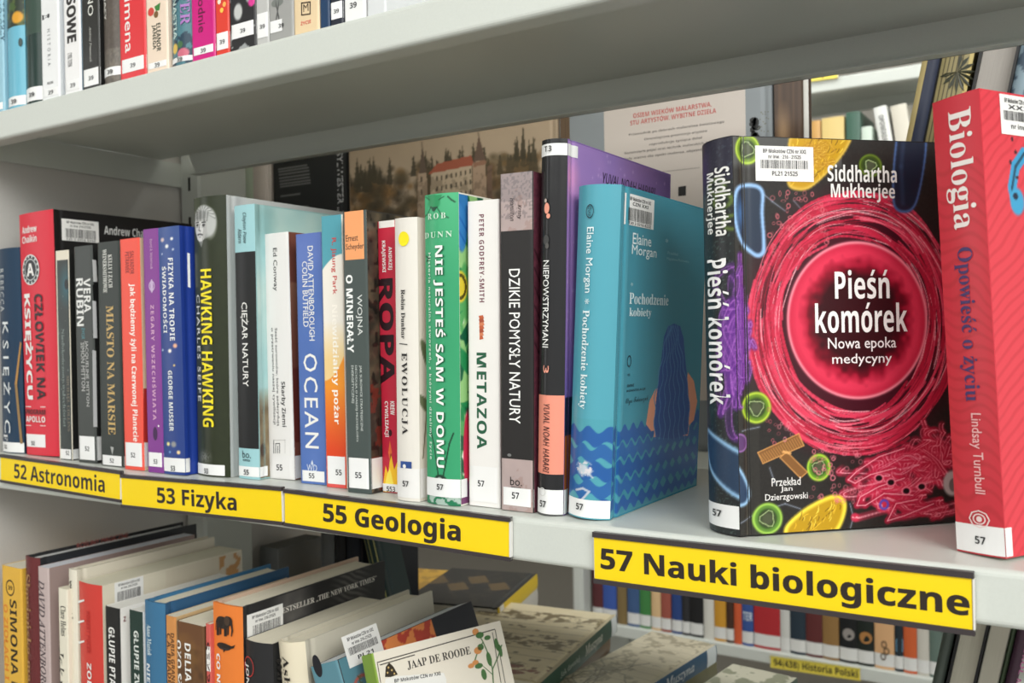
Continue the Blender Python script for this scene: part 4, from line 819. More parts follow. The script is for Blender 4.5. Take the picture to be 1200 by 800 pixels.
b = upper(97, 117, 'black book with white capitals on the upper shelf', (44, 44, 42), front=(36, 36, 36)); b.t('PIĘKNO', 105, -40, 19, 8, (222, 222, 216), 'R', .01); b.t('Andrzej Franaszek', 106, 31, 73, 3.4, (206, 206, 200), 'I'); stick(b, 97, 117, 20, lift=.5); b.done()
b = upper(119, 140, 'brown-grey mottled book left of the red one on the upper shelf', (112, 104, 96), hard=True)
b.art('s', 0, b.T, 0, b.H, .001, lambda A: (A.fill((98, 92, 86)), A.blend((A.noise(.0015, 4) - .3) * .8, (148, 138, 126)), A.blend((A.V > .035) * .45, (70, 60, 54)))); b.t('PRÓBUJĄCY', 123, -40, 24, 4.6, (228, 226, 220), lay=4); stick(b, 119, 140, 10, lift=6); b.done()
b = upper(141, 171, 'red book with large white vertical lettering on the upper shelf', (222, 58, 64)); b.t('Speelimena', 149, -60, 62, 12, WHITE, 'R', .012); stick(b, 141, 171, 16, lift=4, wrap=.01); b.done()
b = upper(172, 197, 'cream book with a red fruit drawing on the upper shelf', (236, 216, 196)); b.t('ELEANOR', 186, 27, 60, 5, (50, 60, 44)); b.t('JANEGA', 180.5, 29, 58, 5, (50, 60, 44)); b.disc(b.cover, 's', 177, 14, 3.6, 5, (206, 70, 60)); b.disc(b.cover, 's', 183, 17, 2.6, 4, (120, 90, 50), 3); b.pxpoly(b.cover, 's', [(181, 8), (188, 3), (187, 12), (183, 13)], (60, 130, 60), 3); stick(b, 172, 197, 7, lift=.5); b.done()
b = upper(198.5, 224, 'dark teal book with botanical pattern on the upper shelf', (46, 76, 92), hard=True)
b.art('s', 0, b.T, 0, b.H, .0009, lambda A: (A.fill((40, 66, 84)), A.blend((A.fbm(.012, 4) > .56) * .8, (90, 140, 150)), A.ell(214, 62, 6, 6, (206, 110, 130)), A.ell(204, 57, 4, 6, (226, 190, 90)), A.ell(211, 52, 3, 4, (70, 110, 70)))); b.t('WAFER', 216, -40, 29, 9, (170, 120, 190), 'S', lay=4); b.t('DYNASTIA', 205, -20, 46, 5, (190, 214, 210), lay=4); stick(b, 198.5, 224, 6, lift=.3); b.done()
b = upper(225, 252, 'magenta book on the upper shelf', (206, 32, 128)); b.t('Chorodnie', 236, -40, 38, 8, (96, 20, 60), 'R', .014); stick(b, 225, 252, 9, lift=2); b.done()
b = upper(253, 268.5, 'narrow red-orange book with dots, right of the magenta one', (222, 66, 52)); [b.disc(b.cover, 's', x, y, 2, 3, c, 3) for x, y, c in ((260, 12, (250, 200, 80)), (257, 2, (240, 230, 210)), (263, 5, (250, 180, 90)))]; stick(b, 253, 268.5, 20, lift=1); b.done()
b = upper(269.5, 300, 'black and white floral book on the upper shelf', (48, 48, 50))
b.art('s', 0, b.T, 0, b.H, .001, lambda A: (A.fill((40, 40, 42)), A.blend((A.fbm(.014, 8) > .55) * .85, (180, 184, 184)), A.ell(295, 2, 4, 5, (222, 60, 150)), A.ell(279, 14, 5, 10, (196, 198, 196), .8))); stick(b, 269.5, 300, 17, lift=9); b.done()
b = upper(300.5, 315, 'narrow silver-grey book on the upper shelf', (190, 190, 188), front=(120, 120, 120)); stick(b, 300.5, 315, 29, lift=2); b.done()
b = upper(315.5, 344, 'grey book with dark side on the upper shelf', (160, 160, 158), front=(60, 58, 58)); b.t('XX', 325, -30, 28, 4, (90, 90, 90)); b.disc(b.cover, 's', 325, 3, 7, 5, (120, 124, 120)); stick(b, 315.5, 344, 14, lift=4, u1=b.T * .55); b.done()
b = upper(344.5, 374, 'cream book with a square monogram on the upper shelf', (228, 204, 166))
for pts in ([(353, 3), (364, 1.5), (364, 3), (353, 4.5)], [(353, 17), (364, 15.5), (364, 17), (353, 18.5)], [(353, 3), (354.2, 3), (354.2, 18), (353, 18)], [(363, 1.8), (364.2, 1.6), (364.2, 16), (363, 16)]): b.pxpoly(b.cover, 's', pts, (70, 56, 46), 3)
b.h('M', 358.6, 9, 6, 9, (70, 56, 46), 'R', .01); b.h('ŻYCIE', 358.5, 26, 12, 5, (214, 90, 84)); b.done()
b = upper(375, 386, 'thin dark blue book right of the cream monogram', (34, 62, 96)); b.done()
b = upper(387, 402, 'thin dark book with white foot, third from the right on the upper shelf', (40, 44, 56)); stick(b, 387, 402, 20, lift=.5); b.done()
b = upper(403.5, 428, 'white book, second from the right on the upper shelf', (234, 234, 234)); b.h('39', 414, 6, 8, 6.5, (40, 40, 42)); b.done()
b = upper(430, 452, 'white-grey book at the right end of the upper shelf', (214, 216, 218)); b.done()

# ================================================================== lower shelf, tops of the books
G3 = 'books on the lower shelf'
ZL = -.345
def lower(tl, tr, label, spine, front=None, back=None, hard=False, W=.15, yf=.508, lean=0.0, yaw=0.0, dz=0, pages=PAPER, bulge=None):
    a, c = ony(*tl, yf), ony(*tr, yf); H = (a[2] + c[2]) / 2 - ZL + dz; T = c[0] - a[0] - .0008
    b = Book('hardcover_book' if hard else 'paperback_book', label, G3, spine, front, back, W=W, hard=hard, pages=pages, bulge=bulge,
             geo=((a[0] - H * math.sin(lean), yf, ZL + 3e-4), yaw, lean, T, H)); return b
b = lower((2, 664), (25, 665), 'yellow paperback at the left end of the lower shelf', (226, 178, 70), W=.14); b.t('SIMONA KOSSAK', 17.3, 703, 880, 8, (50, 44, 32), 'B', -.004); b.t('O ZIOŁACH I ZWIERZĘTACH', 8, 708, 900, 6, (220, 130, 50), 'B', -.01)
b.disc(b.cover, 's', 12, 688.5, 5, 9.5, (60, 50, 34), 3, inner=.82); b.h('39', 12, 688.5, 5, 5, (60, 50, 34)); b.done()
b = lower((26, 653), (43.5, 654), 'maroon hardcover with gold lettering, tallest at the left of the lower shelf', (104, 46, 48), (40, 42, 46), (40, 40, 42), hard=True, W=.188, pages=(222, 222, 222)); b.t('Słowiańska magia ziół', 33.2, 672, 860, 9, (170, 128, 88), 'S')
b.f('ROŚLINY MAGICZNE', 120, 632, 60, 8, (170, 90, 84), 'R'); b.done()
b = lower((44.3, 664.5), (57, 665.5), 'mauve-grey book beside the maroon one on the lower shelf', (196, 178, 176), (168, 146, 142), (190, 172, 170), hard=False, W=.17, pages=(226, 228, 236)); b.t('DAVID ATTENBOROUGH', 50.3, 680, 840, 6.4, (70, 60, 66), 'I', .014); b.done()
b = lower((68, 690.5), (79, 689.5), 'small cream booklet with black script, left of the red spine', (232, 226, 208), W=.025, yf=.503); b.t('Clare Helms', 74.3, 710, 745, 6, (50, 48, 44), 'S', -.02); b.t('Jak w kwiecie', 72.5, 760, 880, 7, (50, 48, 44), 'I', .01); b.done()
b = lower((79.5, 667), (89.5, 668), 'cream hardcover, taller than the red spine beside it', (228, 222, 206), (222, 214, 198), hard=True, W=.16, pages=(226, 218, 198), bulge=.001); b.t('wszystko zaczyna się od ziarna', 84.5, 680, 870, 4.5, (60, 54, 48)); b.done()
b = lower((90.5, 683), (118, 685.5), 'red-spined book with white dashes and a barcoded cream cover', (206, 66, 58), (224, 216, 196), hard=False, W=.165, pages=(228, 222, 200), bulge=.002)
for y in (704, 728, 752): b.pxpoly(b.cover, 's', [(90, y), (99, y - 2), (99, y), (90, y + 3)], WHITE)
b.t('ZOBACZYĆ ŁOSIA', 107, 777, 900, 6.6, WHITE, 'B'); b.t('ROBERT PUCEK', 104, 716, 765, 4, (186, 50, 46))
b.art('f', .07, b.W - .002, b.H - .07, b.H - .002, .002, lambda A: (A.fill((220, 210, 190)), A.blend((A.fbm(.02, 6) > .5) * (A.U > .135) * .8, (196, 134, 70)), A.blend((A.V < b.H - .03) * (A.U > .12) * .5, (120, 100, 80)))); b.barcode('f', 151, 691.5, 34, 26, rng=12); b.done()
b = lower((123, 711), (140, 712.5), 'black narrow paperback next to the barcoded cream cover', (38, 38, 38), (238, 236, 232), W=.13, pages=(240, 238, 232)); b.t('GŁUPIE PTAKI POLSKI', 132, 735, 860, 7, WHITE); b.f('z', 146, 725, 3, 6, (120, 60, 60)); b.done()
b = lower((151, 715), (166.5, 717), 'dark green narrow paperback left of the blue hardcover', (40, 60, 54), (236, 236, 234), W=.13, pages=(240, 238, 232)); b.t('GŁUPIE ZWIERZĘTA', 160, 739, 860, 7, (226, 230, 226)); b.done()
b = lower((167.5, 704), (192, 708), 'blue hardcover with cream pages on the lower shelf', (62, 114, 152), (48, 92, 132), (62, 118, 160), hard=True, W=.146, bulge=.002); b.t('Anna Maziuk', 175, 732, 768, 6, (214, 230, 236), 'S', -.02); b.t('NIEDŹWIEDŹ', 175, 778, 860, 6, (230, 236, 240)); b.done()
b = lower((194, 721), (206, 723.5), 'thin sandy-orange paperback right of the blue hardcover', (206, 142, 82), (214, 180, 134), W=.14); b.t('DARIA GRANOWSKA', 203, 742, 830, 4, (90, 60, 40)); b.t('C.A. BRADEMA', 198.5, 742, 820, 4, (90, 60, 40)); b.done()
b = lower((207, 728), (239.5, 734), 'brown paperback with white capitals, left of the orange spine', (110, 78, 52), (92, 70, 40), W=.14)
b.art('s', 0, b.T, 0, b.H, .0015, lambda A: (A.fill((108, 74, 50)), A.blend((A.fbm(.02, 4) - .4) * 1.4, (150, 110, 56)), A.blend((A.V < b.H - .02) * A.noise(.006, 2) * .5, (60, 44, 34)))); b.t('DELIA OWENS', 221, 754, 860, 7, WHITE, lay=4); b.t('OKO SŁOŃCA', 211, 750, 850, 7, WHITE, lay=4); b.done()
b = lower((240.5, 731), (246.8, 732), 'thin red-pink book wedged against the orange spine', (206, 96, 88), W=.05, yf=.506); b.t('SEKRETNE', 243.8, 752, 850, 5, (70, 30, 34)); b.band(757, 786, (236, 232, 228)); b.done()
b = lower((247.5, 707), (283, 711.5), 'orange-spined hardcover with elephant and whale silhouettes', (232, 128, 56), (44, 44, 46), (206, 178, 158), hard=True, W=.177, bulge=.002)
D_ = (46, 38, 34)
b.disc(b.cover, 's', 261, 729, 8, 7.2, D_, 3); b.disc(b.cover, 's', 268.3, 727.5, 4.2, 5.6, D_, 3); b.disc(b.cover, 's', 266.5, 727, 3.2, 5.6, (72, 56, 46), 4)
for pts in ([(253.5, 728), (257, 728), (257, 744), (253.6, 744)], [(258, 732), (260, 732), (259.6, 743), (257.6, 743)], [(263, 732), (267, 732), (266.6, 745), (263.2, 745)], [(267.5, 732), (269, 732), (268.6, 743.5), (267, 743.5)], [(270, 728), (272.4, 729), (273.4, 739), (272, 745.5), (271, 745), (271.6, 738)], [(252.6, 726), (253.6, 727), (252.6, 738), (251.8, 738)]): b.pxpoly(b.cover, 's', pts, D_, 3)
b.disc(b.cover, 's', 262.5, 757, 8.5, 4.2, D_, 3); b.pxpoly(b.cover, 's', [(268, 755), (272, 757), (275.5, 755.4), (274, 759.4), (270, 760)], D_, 3); b.pxpoly(b.cover, 's', [(262, 760), (266, 760.5), (262.5, 764)], D_, 3)
b.t('CO NAM MÓWIĄ ZWIERZĘTA', 257.5, 766, 960, 7.5, WHITE, 'B', .01)
def eleph(A):
    A.fill((40, 40, 42)); n = A.fbm(.02, 3); t = np.clip((A.U - .03) / .02, 0, 1) * np.clip((.085 - A.U) / .02, 0, 1); A.blend(t * (.25 + n * .6), (128, 124, 120)); t2 = np.clip((A.U - .10) / .02, 0, 1) * np.clip((.16 - A.U) / .02, 0, 1); A.blend(t2 * (.5 + .5 * np.sin(A.V * 1100 + A.U * 500 + 6 * n)) * .55, (140, 136, 130))
b.art('f', b.b + .004, b.W - .001, .04, b.H - .0005, .0012, eleph)
def fl(b, txt, u, v, L, h, col, st='S'): V, Fc = layout(txt, st); b.ink(b.cover, 'f', V, Fc, (u, v), (L, 0), (0, h), mat(col), 4)
fl(b, 'BESTSELLER „THE NEW YORK TIMES”', .102, b.H - .014, .125, .0055, (226, 222, 214)); b.barcode('f', 310.5, 730, 42, 33, rng=13); b.done()
b = lower((284, 751), (317, 755.5), 'black book right of the orange spine on the lower shelf', (42, 42, 44), (50, 50, 50), W=.14, bulge=.003, lean=-.02); b.t('JONATHAN', 289, 777, 850, 6, (226, 226, 224)); b.disc(b.cover, 's', 291, 781, 7, 12, (196, 60, 56), 3, inner=.9); b.done()
b = lower((319.5, 750), (352, 757), 'cream hardcover with bold black serif lettering on the lower shelf', (226, 216, 192), (206, 200, 184), hard=True, W=.167, bulge=.006, lean=-.10); b.t('Ashley', 336, 769, 830, 10, (40, 38, 36), 'S'); b.t('Ward', 324, 771, 820, 10, (40, 38, 36), 'S'); b.done()
b = lower((363, 762), (397, 765.5), 'paperback with teal, red and black cover behind the cream butterfly book', (92, 136, 150), (60, 58, 62), W=.175, lean=-.36, pages=(216, 220, 224))
b.art('f', .002, b.W - .001, b.H - .1, b.H - .0005, .0012, lambda A: (A.fill((40, 42, 50)), A.blend((A.U > .04) * (A.U < .115) * 1., (186, 70, 56)), A.blend((A.U > .04) * (A.U < .115) * (A.fbm(.02, 4) > .55) * 1., (230, 140, 80)), A.blend((A.U < .04) * 1., (88, 134, 150)), A.blend(np.clip(1 - np.abs(np.hypot(A.U - .02, A.V - b.H + .03) - .012) / .002, 0, 1), (196, 80, 60))))
b.barcode('f', 425, 756, 46, 40, t1='BP Mokotów CZN nr XXI', t3='PL21', rng=14); b.disc(b.cover, 's', 372, 780, 5, 14, (34, 34, 40), 3); b.done()

# cream book with butterflies, leaning, cover turned up
b = Book('paperback_book', 'cream book with green spine and a flower, leaning at the end of the lower row', G3, (128, 158, 62), (224, 216, 202), W=.118, geo=((-.3850, .49, ZL + 3e-4), -.3393, -.3759, .018, .2388), pages=(206, 200, 186))
for pts in ([(442, 776), (580, 737)], [(580, 737), (592, 800)], [(445, 779), (486, 767)], [(577, 741), (587, 800)], [(442, 776), (446, 800)]):
    (x0, y0), (x1, y1) = pts; d = .5; b.pxpoly(b.cover, 'f', [(x0 - d, y0 - d), (x1 - d, y1 - d), (x1 + d, y1 + d), (x0 + d, y0 + d)], (70, 66, 60), 3)
def fpx(b, txt, p0, p1, h, col, st='R', off=.0, lay=4):
    """lettering on the cover from pixel p0 to p1 (left and right middle)"""
    u0, u1 = np.array(b.uv('f', *p0)), np.array(b.uv('f', *p1)); m = (u0 + u1) / 2; e = u1 - u0; n = np.array([-e[1], e[0]]) / np.linalg.norm(e)
    pm = ((p0[0] + p1[0]) / 2, (p0[1] + p1[1]) / 2); q0, q1 = np.array(b.uv('f', pm[0], pm[1] - h / 2)), np.array(b.uv('f', pm[0], pm[1] + h / 2)); V, Fc = layout(txt, st, off); b.ink(b.cover, 'f', V, Fc, m, e, n * np.linalg.norm(q1 - q0), mat(col), lay)
fpx(b, 'JAAP DE ROODE', (477, 780), (551, 762), 10.5, (60, 56, 52), 'S', -.02)
b.pxpoly(b.cover, 'f', [(451, 793), (452, 781), (456, 776), (461, 781), (466, 790), (458, 793)], (54, 46, 36), 3)
for x, y in ((455, 782), (459, 785), (454, 788), (462, 789)): b.disc(b.cover, 'f', x, y, 1.1, 1.4, (200, 170, 110), 4, 6)
b.pxpoly(b.cover, 'f', [(451, 800), (452, 795), (464, 792), (520, 788), (523, 796), (523, 812), (451, 812)], (228, 226, 222), 3); fpx(b, 'BP Mokotów CZN nr XXI', (462, 797.5), (516, 788.5), 4.5, (50, 50, 52), 'B', 0, 5)
GR, OR_ = (74, 112, 66), (206, 140, 84)
for p in ([(558, 738), (566, 752), (573, 768), (577, 784), (578, 800)], [(566, 752), (560, 762), (556, 775)], [(577, 784), (584, 768), (588, 755)], [(577, 790), (568, 782), (560, 776)]):
    for (x0, y0), (x1, y1) in zip(p[:-1], p[1:]): b.pxpoly(b.cover, 'f', [(x0 - .7, y0), (x1 - .7, y1), (x1 + .7, y1), (x0 + .7, y0)], GR, 3)
for x, y, rx, ry, c in ((557, 740, 4, 4, OR_), (562, 744, 5, 4, GR), (560, 762, 5, 4.4, OR_), (563, 758, 4, 4, GR), (571, 747, 4, 3, GR), (573, 772, 3, 9, GR), (582, 755, 2.6, 8, GR), (586, 762, 2.4, 8, GR), (557, 776, 4, 3, OR_), (561, 780, 5, 3.4, GR), (552, 780, 4, 3, OR_), (567, 790, 3.2, 7, GR)): b.disc(b.cover, 'f', x, y, rx, ry, c, 4, 10)
b.vt(b.cover, 's', 'JAAP DE ROODE', 424, 790, 840, 5, (60, 80, 30)); b.done()

# ================================================================== far side of the bookcase, middle level: albums with their backs to us
G4 = 'albums standing on the far side of the middle shelf'
YB, ZB = .872, -.0027
def album(x0, x1, label, col, H=.36, T=.014, spine=None, y=YB):
    a, c = ony(x0, 180, y)[0], ony(x1, 180, y)[0]
    return Book('hardcover_book', label, G4, spine or col, col, col, W=c - a, hard=True, bulge=.001, geo=((c, y, ZB), math.pi / 2, 0, T, H), rough=.4)
b = album(285, 318, 'pale green and pinkish album behind the portrait spine, beside the post', (186, 176, 170), H=.36)
b.art('l', .001, b.W - .001, .15, b.H - .001, .002, lambda A: (A.fill((228, 216, 208)), A.blend((A.U < b.W * .34) * 1., (236, 250, 228)))); b.done()
b = album(320, 406, 'black album with grey blurb lines behind the pale blue hardcover', (38, 39, 40), H=.36)
for k, (y, x1) in enumerate(((195.5, 360), (198.5, 362), (202, 362.5), (206, 363), (209.5, 363), (213, 364), (216, 364), (227, 352), (241, 361), (244, 363))):
    x0 = 326 + k * .4 if k < 8 else 340; c0, c1 = b.uv('l', x0, y + 3), b.uv('l', x1, y - 6 + (362 - x1) * .15); d = .0011
    b.shape(b.cover, 'l', [(c0[0], c0[1] - d), (c1[0], c0[1] - d), (c1[0], c0[1] + d), (c0[0], c0[1] + d)], mat((112, 112, 112)), 3)
b.vt(b.cover, 'l', 'SYLWESTER „J', 397.5, 178, 249, 8, (200, 200, 202), 'R', .01); b.done()
b = album(409, 655, 'large album with a painted castle among autumn trees', (150, 132, 112), H=.36)
def castle(A):
    A.fill((184, 164, 140)); A.blend((A.fbm(.05, 2) - .4) * .4, (160, 140, 118))
    r = np.random.default_rng(4)
    sky = lambda x: 214 - (x - 408) * .10
    for k in range(420):                          # tree masses
        x = r.uniform(405, 660); t = r.random(); y = sky(x) - 14 + 78 * t ** .8; s_ = r.uniform(3, 8); c = [(112, 88, 60), (86, 74, 56), (132, 100, 62), (70, 64, 52), (146, 112, 72), (98, 86, 64)][k % 6]; A.ell(x, y, s_, s_ * .9, c, .75, soft=.6)
    for k in range(46):
        x = r.uniform(408, 655); y = sky(x) + r.uniform(-6, 8); h = r.uniform(14, 30)
        A.poly([(x, y - h), (x + 3.6, y + 6), (x - 3.6, y + 6)], (72, 66, 52), .85)
        for j in range(5): A.ell(x + r.normal(), y - h + 7 + j * h / 5, 1.2 + j * .8, 1.6, (80, 72, 56), .7, soft=.5)
    for x, y, s_ in ((613, 172, 1.5), (606, 176, 1), (620, 180, 1)): A.poly([(x, y - 18 * s_), (x + 4, y + 14), (x - 4, y + 14)], (70, 64, 50), .9)
    A.poly([(488, 200), (488, 262), (640, 250), (632, 190), (580, 186)], (112, 92, 66), .35)
    st, rf, dk = (196, 176, 150), (166, 92, 70), (84, 74, 62)
    A.poly([(505, 203), (553, 192), (554, 262), (504, 262)], st); A.poly([(502, 204), (512, 192), (552, 182), (556, 193)], rf)
    A.poly([(490, 203), (500, 202), (502, 262), (489, 262)], (184, 160, 136)); A.poly([(491, 203), (495, 170), (500, 202)], (104, 88, 76)); A.line([(494.5, 172), (494, 166)], .8, dk)
    A.poly([(554, 190), (569, 187), (571, 262), (555, 258)], (176, 150, 126)); A.poly([(555, 190), (561, 158), (569, 187)], (108, 88, 76)); A.poly([(554, 191), (569, 187), (570, 192), (555, 196)], (150, 112, 90)); A.line([(561, 160), (560, 152), (564, 153)], .9, dk)
    A.poly([(571, 195), (577, 192), (577, 250), (571, 252)], (120, 96, 80))
    for row in range(3):
        for k in range(8): x = 511 + k * 5.6; y = 207 + row * 12 - k * 1.25; A.poly([(x, y), (x + 2, y - .5), (x + 2, y + 5), (x, y + 5.5)], dk)
    for y in (207, 222): A.poly([(493, y), (495, y), (495, y + 6), (493, y + 6)], dk)
    A.blend((A.fbm(.008, 9) > .55) * .25 * (A.V < A.P(520, 205)[1]), (70, 60, 46))
b.art('l', .001, b.W - .001, .12, b.H - .0005, .0011, castle); b.done()
b = album(656.5, 906, 'blue-grey album with a printed white text panel and red heading', (142, 148, 152), H=.37)
u0, u1 = b.uv('l', 708, 150)[0], b.uv('l', 874, 150)[0]
b.art('l', .0005, .012, .1, b.H - .0005, .001, lambda A: (A.fill((96, 78, 62)), A.blend((np.sin(A.U * 3000) > 0) * .4, (134, 112, 88))))
b.patch(b.cover, 'l', u0, u1, .05, b.H - .004, mat((206, 196, 188)), 3)
def lt(txt, xc, yc, w, h, col, st='B'): b.ht(b.cover, 'l', txt, xc, yc, w, h, col, st, lay=5)
lt('OSIEM WIEKÓW MALARSTWA,', 788, 128.5, 92, 8, (196, 96, 92)); lt('STU ARTYSTÓW, WYBITNE DZIEŁA', 789, 136.5, 101, 8, (196, 96, 92))
for tx, xc, yc, w in (('Przewodnik po zbiorach malarstwa światowego', 793, 150.5, 112), ('Chronologiczna prezentacja artystów', 792, 158.5, 74), ('reprodukcje tysiąca dzieł', 792, 165.5, 62), ('Rozwinięcie pojęć oraz technik malarskich, które', 786, 173, 108), ('były ważne dla epoki malarza, objaśnia tekst', 786, 180, 108)): lt(tx, xc, yc, w, 3.6, (110, 104, 100))
b.pxpoly(b.cover, 'l', [(795, 219), (804, 217.5), (804, 229), (795, 230)], (40, 40, 40), 5); b.pxpoly(b.cover, 'l', [(740, 205), (820, 196), (820, 196.7), (740, 205.7)], (150, 142, 136), 5)
r = random.Random(3)
for k in range(16): x, y = 880 + r.random() * 8, 140 + r.random() * 22; b.disc(b.cover, 'l', x, y, 2.4 + r.random() * 2, 2 + r.random() * 3, (50, 50, 50), 4, 7)
for k in range(20): x, y = 888 + r.random() * 14, 130 + r.random() * 24; b.disc(b.cover, 'l', x, y, .9, .9, (122, 124, 116), 4, 6)
b.done()
def stand(x0, x1, yp, label, col, lean=0.0, H=.33, W=.2, y=YB, z=ZB, hard=True, group='books standing on the far side of the middle shelf', pages=PAPER, turned=False):
    a, c = ony(x0, yp, y), ony(x1, yp, y); t = math.tan(lean); xa, xb = a[0] - (a[2] - z) * t, c[0] - (c[2] - z) * t
    nm = 'hardcover_book' if hard else 'paperback_book'; T = (xb - xa) * math.cos(lean) - .0006
    if turned: return Book(nm, label, group, col, W=W, hard=hard, pages=pages, geo=((xb, y + W, z), math.pi, -lean, T, H))
    return Book(nm, label, group, col, W=W, hard=hard, pages=pages, geo=((xa, y, z), 0, lean, T, H))
b = album(908, 949, 'dark brown book with vertical grain and white edge, right of the blue-grey album', (74, 56, 44), H=.37, T=.012)
b.art('l', .0005, b.W - .0005, .1, b.H - .0005, .001, lambda A: (A.fill((74, 56, 44)), A.blend((A.noise(.0022, 3)[:1].repeat(A.U.shape[0], 0) - .3) * .9, (116, 90, 66)), A.ell(918, 155, 8, 26, (146, 118, 88), .8, soft=.5), A.blend((A.U > b.W - .0055) * 1., (216, 214, 208)))); b.done()
LN = .205
b = stand(1081, 1102.5, 69, 'navy book with a pale gold edge leaning to the right, far side', (40, 46, 66), LN, H=.385); b.patch(b.cover, 's', 0, .005, 0, b.H, mat((186, 168, 116)), 2); b.done()
b = stand(1104, 1144, 62, 'olive-gold book with a dark palm leaf leaning to the right, far side', (146, 134, 92), LN, H=.385)
for k in range(6): b.patch(b.cover, 's', .001 + k * .0034, .0019 + k * .0034, 0, b.H, mat((84, 76, 50)), 2, 1)
b.patch(b.cover, 's', 0, .0016, 0, b.H, mat((28, 28, 26)), 3, 1); b.patch(b.cover, 's', b.T - .003, b.T, 0, b.H, mat((196, 176, 110)), 3, 1)
for k in range(11): a = -1.3 + k * .42; b.pxpoly(b.cover, 's', [(1122, 84), (1122 + 14 * math.cos(a) - 2 * math.sin(a), 84 + 16 * math.sin(a) + 2 * math.cos(a)), (1122 + 22 * math.cos(a), 84 + 24 * math.sin(a)), (1122 + 14 * math.cos(a) + 2 * math.sin(a), 84 + 16 * math.sin(a) - 2 * math.cos(a))], (54, 56, 42), 4)
b.done()
b = stand(1147, 1194, 60, 'black hardcover with its grey page edges towards us, leaning at the upper right', (30, 30, 31), LN, H=.385, turned=True, pages=(176, 170, 164)); b.done()
b = stand(1195.5, 1225, 60, 'blue and white patterned book leaning at the upper right corner', (126, 148, 164), LN, H=.385)
b.art('s', 0, b.T, .1, b.H - .001, .0015, lambda A: (A.fill((140, 160, 172)), A.blend((A.noise(.006, 4) > .55) * .8, (60, 74, 90)))); b.done()

# ---- far side, lower level
G5 = 'books standing on the far side of the lower shelf'; ZB2 = -.3467
p = onx(330, 642, -.932)
b = Book('box_file', 'dark grey box file behind the blue hardcover on the lower shelf', G5, (122, 124, 124), W=.088, hard=False, geo=((-.968, .875, ZB2), 0, 0, .036, p[2] - ZB2), pages=(120, 120, 118)); b.done()
b = stand(374, 390, 640, 'slate grey file standing beside the black book on the far side', (104, 106, 106), 0, H=.25, W=.12, z=ZB2, group=G5); b.done()
b = stand(391, 403, 640, 'black book at the far side, behind the open pages of the orange-spined book', (36, 36, 38), 0, H=.25, W=.12, z=ZB2, group=G5); b.done()
b = stand(404, 420, 640, 'dark blue-black book beside the striped leaning one on the far side', (34, 38, 46), 0, H=.25, W=.12, z=ZB2, group=G5); b.done()
b = stand(429, 444, 655, 'dark green book with pale stripes, leaning left on the far side', (34, 56, 56), -.28, H=.25, W=.045, z=ZB2, group=G5)
for u in (.15, .5, .85): b.patch(b.cover, 's', b.T * u - .0006, b.T * u + .0006, 0, b.H, mat((196, 190, 120)), 2, 1)
b.done()
b = stand(1104, 1119, 748, 'dark grey-green book leaning right under the largest yellow label', (78, 86, 80), LN, H=.25, z=ZB2, group=G5); b.done()
b = stand(1119.5, 1156, 748, 'black hardcover with cream page edges towards us, lower right', (26, 26, 28), LN, H=.26, z=ZB2, group=G5, turned=True, pages=(206, 200, 184)); b.done()
b = stand(1156.5, 1182, 748, 'grey volume with page edges towards us beside the black one, lower right', (150, 148, 138), LN, H=.26, z=ZB2, group=G5, turned=True, hard=False, pages=(196, 190, 176)); b.done()
b = stand(1182.5, 1190, 748, 'narrow dark green book leaning at the lower right edge', (64, 78, 58), LN, H=.25, z=ZB2, group=G5); b.done()
b = stand(1190.5, 1206, 748, 'dark plum book with pink lettering at the lower right edge', (74, 50, 66), LN, H=.25, z=ZB2, group=G5); b.t('WOKÓŁ MAZURKA', 1194, 742, 860, 7, (206, 120, 170), 'B'); b.done()

# ---- flat albums lying on the far side, lower level
G6 = 'books lying flat on the far side of the lower shelf'
def flat(x, y, z, T, H, W, ang, label, spine, cover, pages=PAPER, hard=True, painter=None):
    """face up, spine towards +x, head of the book towards us; (x, y) = far end of the spine, z = underside"""
    M = Matrix.Translation((x, y, z)) @ Matrix.Rotation(ang, 4, 'Z') @ Matrix(((0, -1, 0, 0), (0, 0, -1, 0), (1, 0, 0, 0), (0, 0, 0, 1)))
    b = Book('hardcover_book' if hard else 'paperback_book', label, G6, spine, cover, W=W, hard=hard, bulge=.001, geo=(M, T, H), pages=pages)
    if painter: b.art('f', .006, W - .001, .001, H - .001, .0014, painter)
    return b
def town(A):
    A.fill((226, 212, 178)); A.blend((A.fbm(.03, 3) - .35) * .8, (206, 188, 148)); d = np.clip((A.fbm(.009, 6) - .48) * 8, 0, 1)
    A.blend(d * (np.abs((A.V % .09) - .045) < .02) * .8, (104, 88, 58)); A.blend((A.V > A.V.max() - .035) * d * .8, (150, 90, 84))
    r = np.random.default_rng(6); vm = A.V.max()
    for k in range(46): u, v = r.uniform(.02, .15), r.uniform(.02, vm - .03); A.poly([(u, v), (u + .006, v), (u + .006, v + .005), (u, v + .005)], (110, 94, 66), .7, px=False)
    for k in range(8): A.line([(.01, .03 + k * .022), (.15, .034 + k * .022 + r.normal() * .004)], .0012, (120, 104, 76), .7, px=False)
def trees(A):
    A.fill((206, 196, 172)); r = np.random.default_rng(8); vm = A.V.max()
    for k in range(26):
        u, v = r.uniform(.02, .13), vm; a = -1.57 + r.normal() * .4
        for seg in range(9):
            u2, v2 = u + .018 * math.cos(a), v + .018 * math.sin(a); A.line([(u, v), (u2, v2)], .0022 - seg * .00018, (96, 90, 78), .8, px=False); u, v = u2, v2; a += r.normal() * .5
    A.blend((A.fbm(.012, 4) > .6) * .5, (128, 118, 96)); A.blend(((A.V * 60) % 1 < .08) * .4, (150, 140, 118))
xs, ys = -.532, 1.082
zt = -.3467
